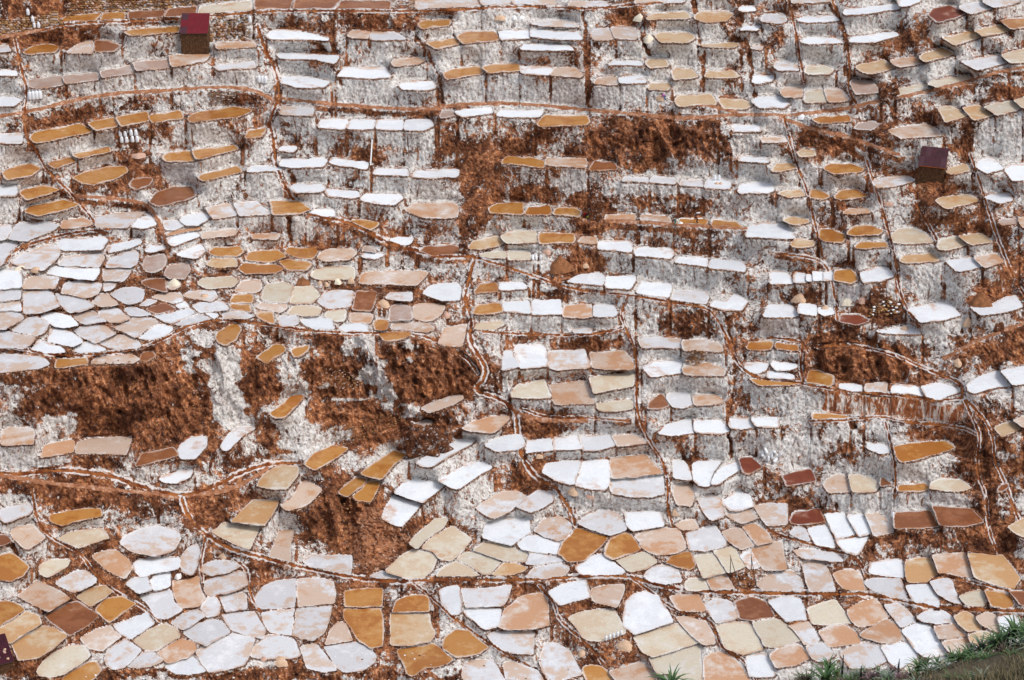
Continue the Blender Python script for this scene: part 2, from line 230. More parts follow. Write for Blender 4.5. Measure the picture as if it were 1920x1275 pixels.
# ------------------------------------------------------------------ traced layout (photo pixels / 2.5, later laid onto the solved terrain)
PANS = """W 470,452 476,446 484,443 494,446 500,458 504,466 492,470 476,475 468,470|white pan in the lower mosaic below the long channel, above a cream one
P 148,489 152,485 164,480 174,475 190,479 186,490 182,498 168,502 157,503|greyish white salt pan along the bottom edge, lower-left mosaic, rightmost
B 384,454 390,448 406,444 410,448 411,468 398,471 378,472 372,470 378,458|beige pan in the lower mosaic below the long channel, above a greyish white one
Y 294,460 308,460 322,460 323,470 326,474 323,480 308,483 294,482|sandy yellow salt pan in the right of the twin yellow basins, right one of two
C 427,463 438,459 450,458 460,458 468,470 469,474 458,478 446,480 438,478 432,468|cream pan in the lower mosaic below the long channel, below a small beige one
C 488,494 500,492 512,488 524,485 525,498 525,512 508,510 502,504 494,505|cream salt pan along the bottom edge, centre right, fourth from left
P 91,407 93,403 106,397 118,395 132,398 135,403 130,412 116,415 99,413|greyish white salt pan big pinkish, in the curved bank at lower left
Y 731,433 726,415 740,417 752,416 758,424 764,434 760,440 746,437|sandy yellow salt pan along the curved bank, far right, rightmost
C 476,478 492,472 508,469 521,482 504,488 490,492 482,488|cream pan in the lower mosaic below the long channel, above a cream one
O 259,457 272,456 285,456 287,470 286,483 278,485 270,480 264,469 259,463|ochre salt pan in the left of the twin yellow basins, right one of two
P 406,496 409,482 418,483 426,488 430,496 435,505 424,508 414,514 408,506|greyish white salt pan along the bottom edge, centre right, leftmost
P 243,485 252,482 266,481 276,486 281,492 280,496 272,502 258,503 253,500 248,492|greyish white salt pan along the bottom edge, centre left, third from left
O 417,415 422,406 428,401 432,396 444,399 456,402 448,410 438,419 426,421|ochre pan in the mosaic at the elbow of the channel, below a white one
B 476,402 484,398 496,396 509,396 514,411 508,414 492,415 482,411|beige pan in the mosaic at the elbow of the channel, right of a ochre one
P 222,456 249,454 246,464 242,474 234,479 219,476|greyish white salt pan in the round four-part basin, third from left
P 192,447 198,440 208,436 221,435 222,446 221,455 196,457 191,454|greyish white salt pan in the round four-part basin, leftmost
B 529,494 534,490 544,489 552,495 556,502 562,510 544,512 530,510|beige salt pan along the bottom edge, centre right, fifth from left
C 538,470 550,467 561,467 568,478 570,486 556,490 544,486|cream pan in the lower mosaic below the long channel, below a brown one
Y 10,483 22,476 32,470 40,472 49,477 40,484 27,493 14,494|sandy yellow pan in the lower-left mosaic, left of a brown one
P 459,369 458,360 497,356 498,370 490,372 474,372|greyish white salt pan among the largest panels, centre right, rightmost
D 34,461 50,452 58,451 73,461 66,468 53,475|brown pan in the lower-left mosaic, above a cream one
O 299,488 312,485 325,483 334,491 339,495 328,499 318,500 310,506 306,505 303,497|ochre salt pan along the bottom edge, centre left, fourth from left
C 290,428 300,418 310,412 322,414 327,418 324,426 318,432 304,433 296,430|cream pan at the terraced fan's foot, below a small cream one
P 223,435 240,434 249,436 251,444 250,452 224,455|greyish white salt pan in the round four-part basin, rightmost
C 565,467 580,464 588,466 596,472 603,480 584,485 574,483|cream pan in the lower mosaic below the long channel, above a beige one
B 459,358 458,344 484,341 497,355 474,358|beige salt pan among the largest panels, centre right, third from left
W 677,473 686,467 696,467 702,476 709,490 696,492 688,488 682,480|white pan in the lower right mosaic, right of a white one
C 28,503 34,496 42,490 54,484 62,485 66,491 58,498 48,504 38,507 30,506|cream salt pan along the bottom edge, lower-left mosaic, leftmost
P 347,507 348,499 356,496 369,495 374,504 380,514 352,514|greyish white salt pan along the bottom edge, centre left, fifth from left
W 363,402 365,395 378,390 396,390 398,400 384,408 372,405|white pan at the terraced fan's foot, below a greyish white one
W 432,364 437,346 456,345 457,362 454,367 444,366|white salt pan among the largest panels, centre right, second from left
C 317,411 326,403 340,396 353,404 346,412 338,419 330,418 326,413|cream pan at the terraced fan's foot, above a small cream one
O 333,485 335,477 342,473 352,472 360,479 366,485 356,490 342,492|ochre salt pan lower mosaic between the round pan and yellow twins, right one of two
P 367,476 378,474 388,473 400,474 399,490 376,488 370,482|greyish white salt pan just below the long channel, centre, rightmost
P 347,442 362,442 383,439 380,448 376,454 350,455|greyish white salt pan just below the long channel, centre, third from left
O 673,343 670,335 688,332 710,331 716,335 712,337 688,344 676,346|ochre salt pan big, in the right-hand canyon
B 416,302 413,289 438,286 441,292 445,302 434,302 418,303|beige salt pan in the lower panel row above the curved path, second from left
P 378,498 384,495 394,498 404,502 409,510 404,514 386,514 380,508|greyish white salt pan along the bottom edge, centre left, rightmost
P 434,392 442,386 452,383 462,385 470,394 470,397 458,401 444,397|greyish white pan in the mosaic at the elbow of the channel, above a white one
P 358,381 368,374 376,369 388,369 398,372 392,378 378,384 370,387 364,385|greyish white pan at the terraced fan's foot, below a white one
B 15,447 28,436 38,441 52,449 36,458 29,454|beige pan in the lower-left mosaic, below a small cream one
P 190,492 192,486 200,478 208,477 220,481 223,491 216,493 198,493|greyish white salt pan along the bottom edge, centre left, leftmost
Y 193,364 196,358 206,350 212,347 224,350 223,356 215,366 202,366|sandy yellow salt pan at the left end of the terraced fan
Y 174,391 182,383 190,375 208,376 204,384 198,393 186,393|sandy yellow salt pan beside the sweep of the lower channel, right one of two
P 632,491 638,486 650,483 658,486 664,495 654,500 638,500|greyish white salt pan bottom right, above the spiky plants, third from left
W 432,426 442,419 450,416 460,421 470,429 458,432 446,432 436,431|white pan in the mosaic at the elbow of the channel, above a beige one
Y -3,474 10,464 20,459 28,462 30,467 20,472 8,481 -2,481|sandy yellow pan in the lower-left mosaic, below a ochre one
B 58,339 59,333 66,330 86,328 98,328 94,340 80,339|beige salt pan at the foot of the brown crag, left, second from left
B 704,430 700,417 712,416 724,415 730,433 714,430|beige salt pan along the curved bank, far right, third from left
B 270,212 272,206 282,204 320,204 316,209 312,213 282,212|beige salt pan wide, right of the leaning channel
C 160,399 168,393 180,393 194,395 190,404 187,411 176,407|cream salt pan beside the sweep of the lower channel, left one of two
P 153,442 154,436 168,432 184,428 187,438 172,443 156,447|greyish white pan in the lower-left mosaic, below a greyish white one
C 607,457 616,453 626,450 632,458 638,467 622,468 610,467|cream pan in the lower right mosaic, below a beige one
D 705,393 700,380 716,381 728,382 737,391 722,394|brown salt pan between the steep brown banks, far right, second from left
C 101,480 112,473 124,469 132,472 135,477 126,482 117,488 108,486|cream pan in the lower-left mosaic, below a greyish white one
B 636,458 646,452 656,450 664,459 666,462 654,468 644,469 639,464|beige pan in the lower right mosaic, right of a cream one
W 680,232 686,230 706,227 712,228 720,236 704,240 690,241|white salt pan large, right of the rubble block
P 412,275 412,264 418,263 438,263 442,275 418,277|greyish white salt pan in the upper panel row above the curved path, third from left
P 515,400 524,397 536,395 544,405 544,409 530,412 518,411|greyish white pan in the mosaic at the elbow of the channel, above a cream one
P -3,261 -3,246 10,248 28,251 24,257 18,262|greyish white salt pan in the pale mosaic just above the brown crag, left, leftmost
P 139,475 150,468 160,465 166,467 172,474 162,480 155,485 146,480|greyish white pan in the lower-left mosaic, above a small white one
W 287,388 290,380 295,372 304,374 315,378 308,386 301,394 294,392|white pan at the terraced fan's foot, below a ochre one
P 578,431 584,429 594,429 600,436 601,441 590,444 574,443 568,438|greyish white pan between the long channels, below a beige one
P 228,421 234,417 248,417 263,417 263,431 246,428 232,425|greyish white salt pan around the brown mud heap, rightmost
O -4,433 -3,418 8,415 13,418 21,425 17,431 8,435|ochre salt pan tucked beside the lower-left gully, second from left
P 196,459 221,456 220,466 218,476 203,473 198,466|greyish white salt pan in the round four-part basin, second from left
P 603,423 616,421 620,428 626,443 608,444 605,432|greyish white pan between the long channels, above a cream one
P 106,447 118,444 128,443 130,452 136,457 124,463 116,463 112,453|greyish white pan in the lower-left mosaic, above a cream one
W 390,276 385,262 388,259 406,259 409,262 410,274|white salt pan in the upper panel row above the curved path, second from left
B 131,436 140,436 149,433 149,442 153,448 149,454 136,455 131,446|beige pan in the lower-left mosaic, below a greyish white one
B 564,412 574,408 586,406 589,426 574,426 568,418|beige pan in the mosaic at the elbow of the channel at middle right
W 330,360 340,354 352,347 362,347 369,350 360,355 344,366 338,365|white salt pan strip-shaped, right half of the terraced fan, right one of two
W 296,369 302,363 312,359 332,364 324,371 317,376 306,373|white pan at the terraced fan's foot, below a white one
B 445,275 443,265 456,264 468,263 475,271 475,276 454,276|beige salt pan in the upper panel row above the curved path, rightmost
O 454,416 458,405 466,400 472,399 478,406 481,412 470,416 460,420|ochre pan in the mosaic at the elbow of the channel, above a beige one
D 551,451 564,448 574,452 580,462 564,465 555,464|brown pan in the lower mosaic below the long channel, above a cream one
W 407,354 410,348 424,346 436,346 431,363 420,361|white salt pan among the largest panels, centre right, leftmost
P 168,462 178,461 190,460 198,473 196,478 186,476 174,472|greyish white pan in the lower-left mosaic, below a small greyish white one at lower right
B 304,157 310,153 340,152 343,154 343,162 332,163 316,162|beige salt pan big and oval, under the grey wall, upper centre
B 458,504 470,500 480,497 488,503 494,507 484,510 466,514|beige salt pan along the bottom edge, centre right, third from left
O 259,454 259,444 268,442 286,442 286,454 272,455|ochre salt pan in the left of the twin yellow basins, left one of two
P 401,398 408,390 420,388 428,393 429,397 424,404 418,406 408,402|greyish white pan in the mosaic at the elbow of the channel at middle left
P 312,6 312,-2 357,-2 360,4|greyish white pan along the top edge right of the small stone stair, left one
P -3,279 -3,267 20,268 32,269 36,272 30,275|greyish white salt pan round-nosed, at the left edge above the grey wall
W 388,408 394,400 402,401 410,404 421,407 418,416 404,414 392,411|white pan in the mosaic at the elbow of the channel, right of a white one
Y 681,435 680,421 688,419 698,419 704,430 694,436|sandy yellow salt pan along the curved bank, far right, second from left
P 19,234 19,218 36,217 44,229 30,233|greyish white pan in the big pale mosaic, left of a greyish white one
P 10,196 18,191 34,185 44,186 43,191 32,201 20,200|greyish white salt pan on the narrow terraces inside the diagonal curve, left, second from left
C 356,412 364,408 372,408 385,412 396,416 395,422 378,421 366,416|cream pan at the terraced fan's foot, left of a white one
D 672,395 672,385 688,384 698,383 704,394 688,395|brown salt pan between the steep brown banks, far right, leftmost
B 508,463 518,462 530,465 536,476 536,482 528,482 520,476|beige pan in the lower mosaic below the long channel, below a beige one
B 647,476 656,469 664,464 672,468 678,479 668,482 654,478|beige pan in the lower right mosaic, left of a white one
P 6,179 10,171 14,168 36,167 44,168 40,172 20,180|greyish white salt pan in the pale row just under the diagonal path, second from left
D 112,151 118,144 130,140 144,140 147,146 138,150 118,154|brown salt pan large and oval, above the path bend at left
B 118,489 126,484 136,479 146,482 147,487 140,493 126,497|beige salt pan along the bottom edge, lower-left mosaic, fifth from left
P 80,494 82,489 94,480 105,488 100,494 94,499 86,501 81,498|greyish white salt pan along the bottom edge, lower-left mosaic, third from left
B 578,492 584,487 594,483 600,484 606,493 596,498 582,500|beige salt pan bottom right, above the spiky plants, leftmost
W 412,444 422,439 438,436 440,442 442,447 430,450 420,453 416,449|white pan in the lower mosaic below the long channel, below a big ochre one
O 55,133 62,130 82,125 94,125 96,128 88,133 70,138 62,137|ochre salt pan under the upper-left hollow, above the diagonal path
P 649,437 654,434 666,434 675,435 679,448 668,449 656,443|greyish white pan between the long channels, below a white one
C 446,294 443,284 464,281 475,281 475,289 460,292|cream salt pan in the lower panel row above the curved path, third from left
B 70,417 78,414 86,413 96,420 98,426 93,433 80,426|beige pan in the lower-left mosaic, left of a white one, above a sandy yellow one
W 470,394 470,385 488,384 495,385 498,394 484,396 474,398|white pan in the mosaic at the elbow of the channel, above a cream one
W 349,457 376,456 377,466 376,470 364,471 356,464 350,461|white salt pan just below the long channel, centre, second from left
O 72,457 78,450 92,446 103,452 92,458 82,465|ochre pan in the lower-left mosaic, below a beige one
W 662,486 670,483 680,481 687,489 687,493 674,500 668,496|white salt pan bottom right, above the spiky plants, fourth from left
C 344,419 350,415 356,415 377,421 368,431 362,431 352,424|cream pan at the terraced fan's foot, below a greyish white one
W 578,451 590,448 600,450 604,464 590,466 584,458|white pan in the lower right mosaic, above a cream one
B 616,474 622,470 634,468 640,474 644,481 630,483 622,484|beige pan in the lower right mosaic, left of a beige one
B 211,379 219,374 225,364 229,360 241,367 234,375 226,380 216,382|beige salt pan around the brown mud heap, second from left
O 22,104 24,100 60,93 69,98 26,107|ochre salt pan strung below the curved path at upper left, leftmost
P 86,245 96,239 107,235 118,241 102,253|greyish white pan in the pale mosaic just above the brown crag, left, seventh from left
W 560,177 562,170 572,167 588,169 596,178 584,178|white salt pan right of the dark brown slope, fourth step
C 44,404 52,400 66,398 76,397 81,403 68,407 58,411|cream salt pan under the brown bank at lower left, right one of two
O 271,355 284,345 296,338 305,341 296,347 286,359|ochre salt pan strip-shaped, in the fan below the crag, rightmost
P 72,170 71,163 88,160 109,159 100,165 95,170|greyish white salt pan in the pale row just under the diagonal path, fourth from left
W 559,495 564,492 572,491 580,498 580,506 562,508|white salt pan along the bottom edge, centre right, rightmost
W 313,347 322,341 344,330 356,330 354,332 332,344 323,350 316,349|white salt pan strip-shaped, right half of the terraced fan, left one of two
O 295,458 298,451 308,447 320,446 322,449 322,458 308,459|ochre salt pan in the right of the twin yellow basins, left one of two
O 48,509 56,503 66,498 72,497 76,502 70,508 62,514 50,514|ochre salt pan along the bottom edge, lower-left mosaic, second from left
C 384,294 388,289 408,285 413,298 396,298 384,297|cream salt pan in the lower panel row above the curved path, leftmost
W 101,423 104,421 120,420 134,419 133,426 120,428 106,432 102,428|white pan in the lower-left mosaic, above a small white one
W 86,469 98,465 110,459 115,467 106,473 98,478 90,475|white pan in the lower-left mosaic, below a small white one
W 728,230 742,229 754,223 762,222 767,230 752,234 736,236|white salt pan holding the conical brown mound
P 227,486 236,484 244,492 252,502 242,503 231,500|greyish white salt pan along the bottom edge, centre left, second from left
W 727,293 726,289 736,282 749,278 758,289 748,289 732,294|white salt pan sweeping to the right edge above the canyon, left one of two
P 394,433 402,426 412,423 422,423 427,426 424,432 408,435|long greyish white pan, lower one, at the elbow of the channel at lower left
P 567,380 576,378 590,378 589,392 576,393|greyish white pan in the mosaic at the elbow of the channel, below a rust-red one
O 141,89 146,85 176,80 189,83 178,87 143,91|ochre salt pan strung below the curved path at upper left, rightmost
D 220,6 222,-2 258,-2 249,6|brown salt pan along the very top edge, right of the cream pan, second from left
B 62,479 72,473 82,470 90,477 82,482 76,487 68,485|beige pan in the lower-left mosaic, below a ochre one
C 521,418 528,415 535,415 545,429 528,433 524,423|cream pan in the mosaic at the elbow of the channel, below a greyish white one
P 529,454 536,450 548,451 554,463 538,466|greyish white pan in the lower mosaic below the long channel, below a beige one
P 43,437 56,429 64,428 72,433 72,436 60,442 55,443|greyish white pan in the lower-left mosaic, below a cream one
P 8,248 18,240 26,238 36,242 34,248 28,252 14,251|greyish white salt pan in the big pale mosaic, fourth row, left
C 197,224 201,214 212,212 220,214 216,227 202,226|cream salt pan large, left of the leaning channel, leftmost
O 229,348 236,340 250,334 261,336 252,343 236,352|ochre salt pan strip-shaped, in the fan below the crag, leftmost
C 668,176 674,172 686,171 694,175 699,181 686,182 670,182|cream salt pan big half-oval, right side terraces
B 666,98 672,96 694,93 703,97 706,101 676,103|beige salt pan in the hollow behind the dark red hut
P 386,380 394,372 404,368 414,370 414,375 406,380 398,383|greyish white pan in the mosaic at the elbow of the channel at upper left
C 535,414 550,410 554,416 559,424 546,429|cream pan in the mosaic at the elbow of the channel, below a beige one
B 202,417 206,408 210,400 214,398 220,398 217,408 218,421 210,419|beige salt pan around the brown mud heap, leftmost
W 681,440 690,439 696,439 704,452 704,456 686,452|white pan between the long channels, below a sandy yellow one
W 364,334 368,331 382,326 391,326 394,334 388,337 372,338|white salt pan boat-shaped, right of the terraced fan
P 484,431 490,426 498,424 508,425 510,435 500,437 488,435|greyish white pan in the mosaic at the elbow of the channel at lower centre
B 347,321 354,317 366,313 378,312 382,313 378,318 370,324 354,323|beige salt pan boat-shaped, beside the channel fork
O -3,470 -3,452 6,451 16,455 18,457 8,465|ochre pan in the lower-left mosaic, below a ochre one
D 191,8 191,-2 220,-2 217,6|brown salt pan along the very top edge, right of the cream pan, leftmost
O 203,151 224,150 234,157 227,160 205,160|ochre salt pan tucked into the zigzag channel's bend
W 44,183 46,180 76,178 80,180 76,186 48,187|white salt pan on the narrow terraces inside the diagonal curve, left, fifth from left
B 444,444 446,442 458,439 468,439 466,446 462,454 452,451 446,450|beige pan in the lower mosaic below the long channel, below a white one
B 2,333 2,323 8,321 24,322 25,324 24,332|beige salt pan at the left edge below the grey wall
C 149,10 150,5 189,1 189,8 172,9 156,10|cream pan under the stone wall along the top edge, rightmost
W 521,360 520,348 524,346 540,346 534,354 532,364 526,364|white salt pan in the row right of the double channel, second from left
P 56,248 64,244 76,243 87,250 72,257|greyish white pan in the pale mosaic just above the brown crag, left, fifth from left
W 488,282 483,276 490,271 511,271 511,279|white pan between the two steep channels, left of a beige one
O 438,501 444,499 450,500 456,505 462,514 442,514|ochre salt pan along the bottom edge, centre right, second from left
D 250,7 256,1 293,1 293,7|brown salt pan along the very top edge, right of the cream pan, rightmost
W 760,288 751,278 776,274 776,286|white salt pan sweeping to the right edge above the canyon, right one of two
O 38,390 38,387 50,384 64,382 75,382 76,386 62,389 46,393|ochre salt pan under the brown bank at lower left, left one of two
P 239,226 244,220 252,218 264,219 262,229 246,231|greyish white salt pan large, left of the leaning channel, rightmost
C 462,420 474,416 482,414 488,417 492,421 484,425 472,428|cream pan in the mosaic at the elbow of the channel, below a white one
P 46,220 49,213 60,212 75,213 73,219 66,223 58,222|greyish white salt pan in the big pale mosaic, upper row, left, third from left
P 74,257 86,251 98,252 107,259 104,262 90,262|greyish white pan in the pale mosaic just above the brown crag, left, sixth from left
B 328,258 334,247 350,243 346,259 338,260|beige salt pan at the right shoulder of the crag
W 694,298 691,290 704,287 714,290 719,294 712,296 704,301|white salt pan on top of the rust-streaked wall, rightmost
W 318,220 322,215 332,213 343,213 345,216 344,224 332,224|white salt pan with clipped corners, left of the centre channel
B 9,400 14,396 24,394 33,403 21,411 17,409|beige salt pan tucked beside the lower-left gully, rightmost
W 253,57 259,51 289,51 293,57 282,58|white salt pan in the notch left of the stepped ledge
W 653,429 654,423 666,420 676,421 678,432 664,431|white salt pan along the curved bank, far right, leftmost
O 403,93 409,87 440,87 442,91 440,93 406,94|ochre salt pan above the dark brown slope, under the path
W 330,443 338,440 343,440 345,450 344,459 339,461 332,453|white salt pan just below the long channel, centre, leftmost
P 590,469 600,467 606,467 614,480 604,484 596,476|greyish white pan in the lower right mosaic, below a white one
O 19,158 22,155 48,150 60,153 44,158 28,161|ochre salt pan left of the diagonal gully, pressed against the left edge, rightmost
B 503,448 510,447 524,446 528,457 514,458 508,457|beige pan in the lower mosaic below the long channel, below a cream one
W 620,386 632,385 638,395 642,400 628,403|white salt pan in the tight white block, right of centre, fourth from left
Y 506,75 508,72 534,71 538,76 537,79 509,79|sandy yellow salt pan to the right of the woman in purple, leftmost
W 134,338 136,334 144,328 154,328 154,334 146,343 136,343|white salt pan between the crag's foot and the white gully, second from left
W 36,204 42,200 74,201 74,204 70,209 50,206|white salt pan on the narrow terraces inside the diagonal curve, left, third from left
W 200,27 203,23 222,23 237,26 247,29 246,30 226,29 202,29|white salt pan in the brown hollow right of the bright red hut
B 513,280 512,275 532,272 544,277 543,281 524,281|beige pan between the two steep channels, below a beige one
B 626,430 634,428 644,429 648,442 634,441 629,436|beige pan between the long channels, below a white one
W 754,127 758,124 776,123 776,134 760,135|white salt pan at the upper right edge, rightmost
W -3,217 -3,204 14,204 15,215|white salt pan in the big pale mosaic, upper row, left, leftmost
P 42,220 50,221 60,223 70,229 60,233 52,233 45,227|greyish white pan in the big pale mosaic, above a white one
C 217,227 221,215 234,215 239,221 234,227|cream salt pan large, left of the leaning channel, second from left
Y 58,448 66,442 80,439 86,443 76,449 68,454|sandy yellow pan in the lower-left mosaic, above a beige one
Y 756,395 764,390 776,386 776,402 766,402|sandy yellow salt pan between the steep brown banks, far right, rightmost
P 136,418 142,411 148,408 151,413 148,424 144,430 138,428|tall greyish white pan in the lower-left mosaic, above a beige one
P 503,225 506,218 529,218 531,222 529,227|greyish white salt pan stepping down along the long central path, fourth from left
W 438,337 436,328 457,326 461,334 446,337|white salt pan in the long curved row above the largest panels, third from left
C 234,207 237,203 248,201 265,201 265,208 242,209|cream salt pan with beige salt heaps along its front
D 314,188 318,185 342,184 348,189 340,191 324,193|brown salt pan at the tip of the channel junction
W 36,256 40,246 47,246 62,256 54,259|white salt pan in the pale mosaic just above the brown crag, left, third from left
P 150,428 153,423 162,421 175,421 182,424 172,428 158,431|long greyish white pan in the lower-left mosaic, below a big cream one
W 542,376 554,368 562,372 565,379 556,382 548,382|white pan in the mosaic at the elbow of the channel, below a white one
P 44,198 48,194 74,191 77,193 74,200 50,199|greyish white salt pan on the narrow terraces inside the diagonal curve, left, fourth from left
B 309,236 310,229 316,228 332,230 330,235 324,239 312,239|beige salt pan low down right of the leaning channel, rightmost
P 698,436 708,433 714,434 716,444 720,452 712,449 704,444|greyish white pan between the long channels, below a big beige one
Y 726,476 734,473 742,473 749,482 736,486 728,482|sandy yellow pan in the lower right mosaic, below a greyish white one
P -3,246 -3,234 14,234 18,238 10,243 4,247|greyish white pan in the big pale mosaic, below a greyish white one at lower left
W 400,235 400,226 420,225 421,235|white salt pan right of the centre channel, second step, third from left
W 211,62 212,58 230,58 247,61 243,65 226,65|white salt pan just above the fork of the zigzag channel
R 697,11 700,7 713,4 725,9 716,13 703,16|rust-red salt pan in the top right corner beside the red pan, leftmost
C 640,368 637,357 644,356 656,360 658,365 656,368|cream salt pan half-moon shaped, left of the right-hand canyon, right one of two
W 125,500 132,497 144,493 153,503 142,505 132,504|white salt pan along the bottom edge, lower-left mosaic, sixth from left
P 525,375 534,372 540,374 542,386 534,389 529,384|greyish white pan in the mosaic at the elbow of the channel at upper right
W 478,219 482,212 502,213 503,215 501,222 488,221|white salt pan stepping down along the long central path, third from left
C 328,432 334,425 342,422 352,425 360,431|cream pan at the terraced fan's foot, above a white one
W 628,406 638,404 651,402 646,412 643,417 634,414|white salt pan in the tight white block, right of centre, fifth from left
O 739,443 752,443 758,448 760,454 754,456 744,454|ochre pan between the long channels, left of a brown one
P 482,260 479,254 494,253 510,255 511,260|greyish white pan between the two steep channels, right of a big beige one
W 522,323 521,316 540,315 546,323 538,325|white pan between the two steep channels, below a beige one
O 202,310 212,303 218,297 226,296 228,297 222,304 213,313 206,313|ochre salt pan on a sloping shelf in the crag's white gully, second from left
O 265,372 276,360 285,361 282,368 278,376 268,375|ochre salt pan strip-shaped, in the fan below the crag, third from left
R 590,364 587,357 600,353 608,352 612,360|rust-red salt pan strip-shaped, under the heap of sacks
C 376,177 388,173 402,174 403,181 380,182|cream salt pan at the foot of the split grey wall, centre, second from left
P 664,454 674,453 682,460 687,466 676,470 672,464|greyish white pan in the lower right mosaic, above a white one
P 721,46 726,46 749,41 757,46 733,52|greyish white salt pan at the right edge above the rising path, left one of two
B 513,262 512,256 529,255 540,258 542,263|beige pan between the two steep channels, below a white one
W 494,325 500,319 517,314 520,324 504,326|white pan between the two steep channels, below a greyish white one, above a white one
C 698,366 700,361 708,359 720,360 728,366 716,368|cream salt pan at the bottom of the right-hand canyon, second from left
B 244,483 250,472 254,467 258,468 264,480 252,483|beige salt pan lower mosaic between the round pan and yellow twins, left one of two
Y 702,150 706,148 726,146 734,150 712,156 708,155|sandy yellow salt pan just under the plum hut
W 607,397 618,395 623,403 626,411 612,409|white salt pan in the tight white block, right of centre, third from left
Y 716,462 724,458 730,461 736,470 736,473 726,473 720,468|sandy yellow pan in the lower right mosaic, below a cream one
W 165,335 172,325 180,320 190,319 191,321 182,326 172,337 168,338|white salt pan between the crag's foot and the white gully, rightmost
B 505,370 506,365 518,364 520,372 518,379 508,378|beige salt pan just right of the double channel's foot
O 343,27 350,24 371,24 374,29 347,32|ochre salt pan right of the long brown gully, second step, second from left
B 542,399 554,396 558,400 565,409 556,411 548,406|beige pan in the mosaic at the elbow of the channel, above a cream one
O 2,129 8,126 22,123 30,126 24,131 5,134|ochre salt pan left of the diagonal gully, pressed against the left edge, second from left
B 423,237 424,230 444,228 445,237 436,238|beige salt pan right of the centre channel, second step, fourth from left
B 618,364 620,360 628,356 634,357 637,368 622,369|beige salt pan half-moon shaped, left of the right-hand canyon, left one of two
O 499,422 504,417 512,414 518,414 521,424 518,426 508,425|ochre pan in the mosaic at the elbow of the channel, above a cream one
B 558,395 566,394 576,399 580,406 568,409 563,402|beige pan in the mosaic at the elbow of the channel, below a greyish white one
P 650,386 658,385 667,393 669,398 656,401|greyish white salt pan in the tight white block, right of centre, rightmost
C 751,41 768,37 776,37 776,45 758,47|cream salt pan at the right edge above the rising path, right one of two
P 176,153 192,151 203,160 180,161|greyish white salt pan beside the mustard pan at the zigzag channel, right one of two
P -3,190 -3,182 10,182 14,183 8,189 2,198 -3,200|greyish white salt pan on the narrow terraces inside the diagonal curve, left, leftmost
D 265,231 268,219 282,219 281,225 278,232|brown salt pan low down right of the leaning channel, leftmost
D 102,349 106,341 130,336 133,341|brown salt pan at the foot of the brown crag, left, rightmost
W 226,241 232,239 248,239 252,246 248,248 236,248|white pan in the sandy cluster above the crag, below a greyish white one
P -2,384 8,381 22,378 24,382 21,385 4,391 1,388|greyish white salt pan at the left edge under the lower left path
O 605,286 607,278 614,278 625,282 625,288 622,290|ochre salt pan inside the loop of channels, right, rightmost
P 688,463 696,459 708,458 717,466 704,467 692,466|long greyish white pan in the lower right mosaic, below a white one
B 701,471 716,468 724,477 714,479 704,479|beige pan in the lower right mosaic, left of a sandy yellow one
B 239,193 242,189 248,187 264,187 267,189 262,194 244,195|beige salt pan left of the leaning channel, rightmost
W 646,205 656,201 666,201 670,207 660,210 648,211|white salt pan right of the orange clipped pan
P 626,413 632,420 622,420 602,417 596,413 604,413|long greyish white pan between the long channels, below a white one
W 533,229 536,226 544,227 552,220 560,226 556,232 544,232|white salt pan stepping down along the long central path, rightmost
P 654,138 656,134 680,132 686,135 676,138 658,141|greyish white salt pan below and left of the plum hut
P 84,220 92,217 100,216 107,218 106,225 96,227 88,223|greyish white pan in the big pale mosaic, below a greyish white one at upper centre
W 573,237 576,229 590,229 594,230 598,236 594,237|white salt pan low left of the rubble block, right side, leftmost
C 308,407 316,398 326,390 334,389 332,394 320,402 313,410|cream pan at the terraced fan's foot, below a big white one
B 707,482 714,479 726,478 729,484 722,489 712,488|beige salt pan bottom right, above the spiky plants, rightmost
R 594,391 596,385 614,382 618,390 602,392|rust-red salt pan in the tight white block, right of centre, second from left
Y 642,50 646,48 663,45 671,50 654,55 646,53|sandy yellow salt pan above the tan block beside the path, upper right, leftmost
P 80,200 82,196 98,189 103,190 102,197 98,200|greyish white salt pan on the narrow terraces inside the diagonal curve, left, seventh from left
P 18,216 20,210 28,208 43,209 40,216|greyish white salt pan in the big pale mosaic, upper row, left, second from left
B 128,42 157,40 155,45 129,49|beige salt pan stepping up to the foot of the bright red hut, rightmost
O 367,156 372,153 392,152 392,160 368,159|ochre salt pan below the grey gully, centre, leftmost
W 210,124 212,120 242,119 245,120 242,124 222,125|white salt pan at the foot of the white drain pipe, left one of two
B 530,435 544,431 548,437 551,442 534,443|beige pan in the mosaic at the elbow of the channel, below a cream one
O 405,182 404,175 416,175 430,176 431,179 430,181|ochre salt pan at the foot of the split grey wall, centre, rightmost
P 605,486 612,482 617,483 625,491 618,496 610,493|greyish white salt pan bottom right, above the spiky plants, second from left
W 271,149 274,146 300,146 302,148 296,153 282,152|white salt pan on the shelf under the long white wall, upper centre left, rightmost
W 416,337 415,329 432,327 436,336|white salt pan in the long curved row above the largest panels, second from left
C 738,80 760,75 766,81 747,86|cream salt pan under the rising path at the right edge, third from left
W 30,237 40,235 52,238 58,243 48,245 40,244|long white pan in the big pale mosaic, above a white one
P 96,500 100,496 108,489 114,489 122,495 112,499|greyish white salt pan along the bottom edge, lower-left mosaic, fourth from left
W 668,295 669,289 690,290 693,298|white salt pan on top of the rust-streaked wall, third from left
W 636,387 646,386 654,400 644,402 640,395|white salt pan in the tight white block, right of centre, sixth from left
G 21,64 22,60 46,57 48,63 26,66|grey-brown salt pan stepping up to the foot of the bright red hut, leftmost
W 455,215 455,208 476,207 476,210 472,216|white salt pan stepping down along the long central path, second from left
C 30,427 32,423 40,420 52,420 50,424 36,432 31,430|cream pan in the lower-left mosaic, below a ochre one
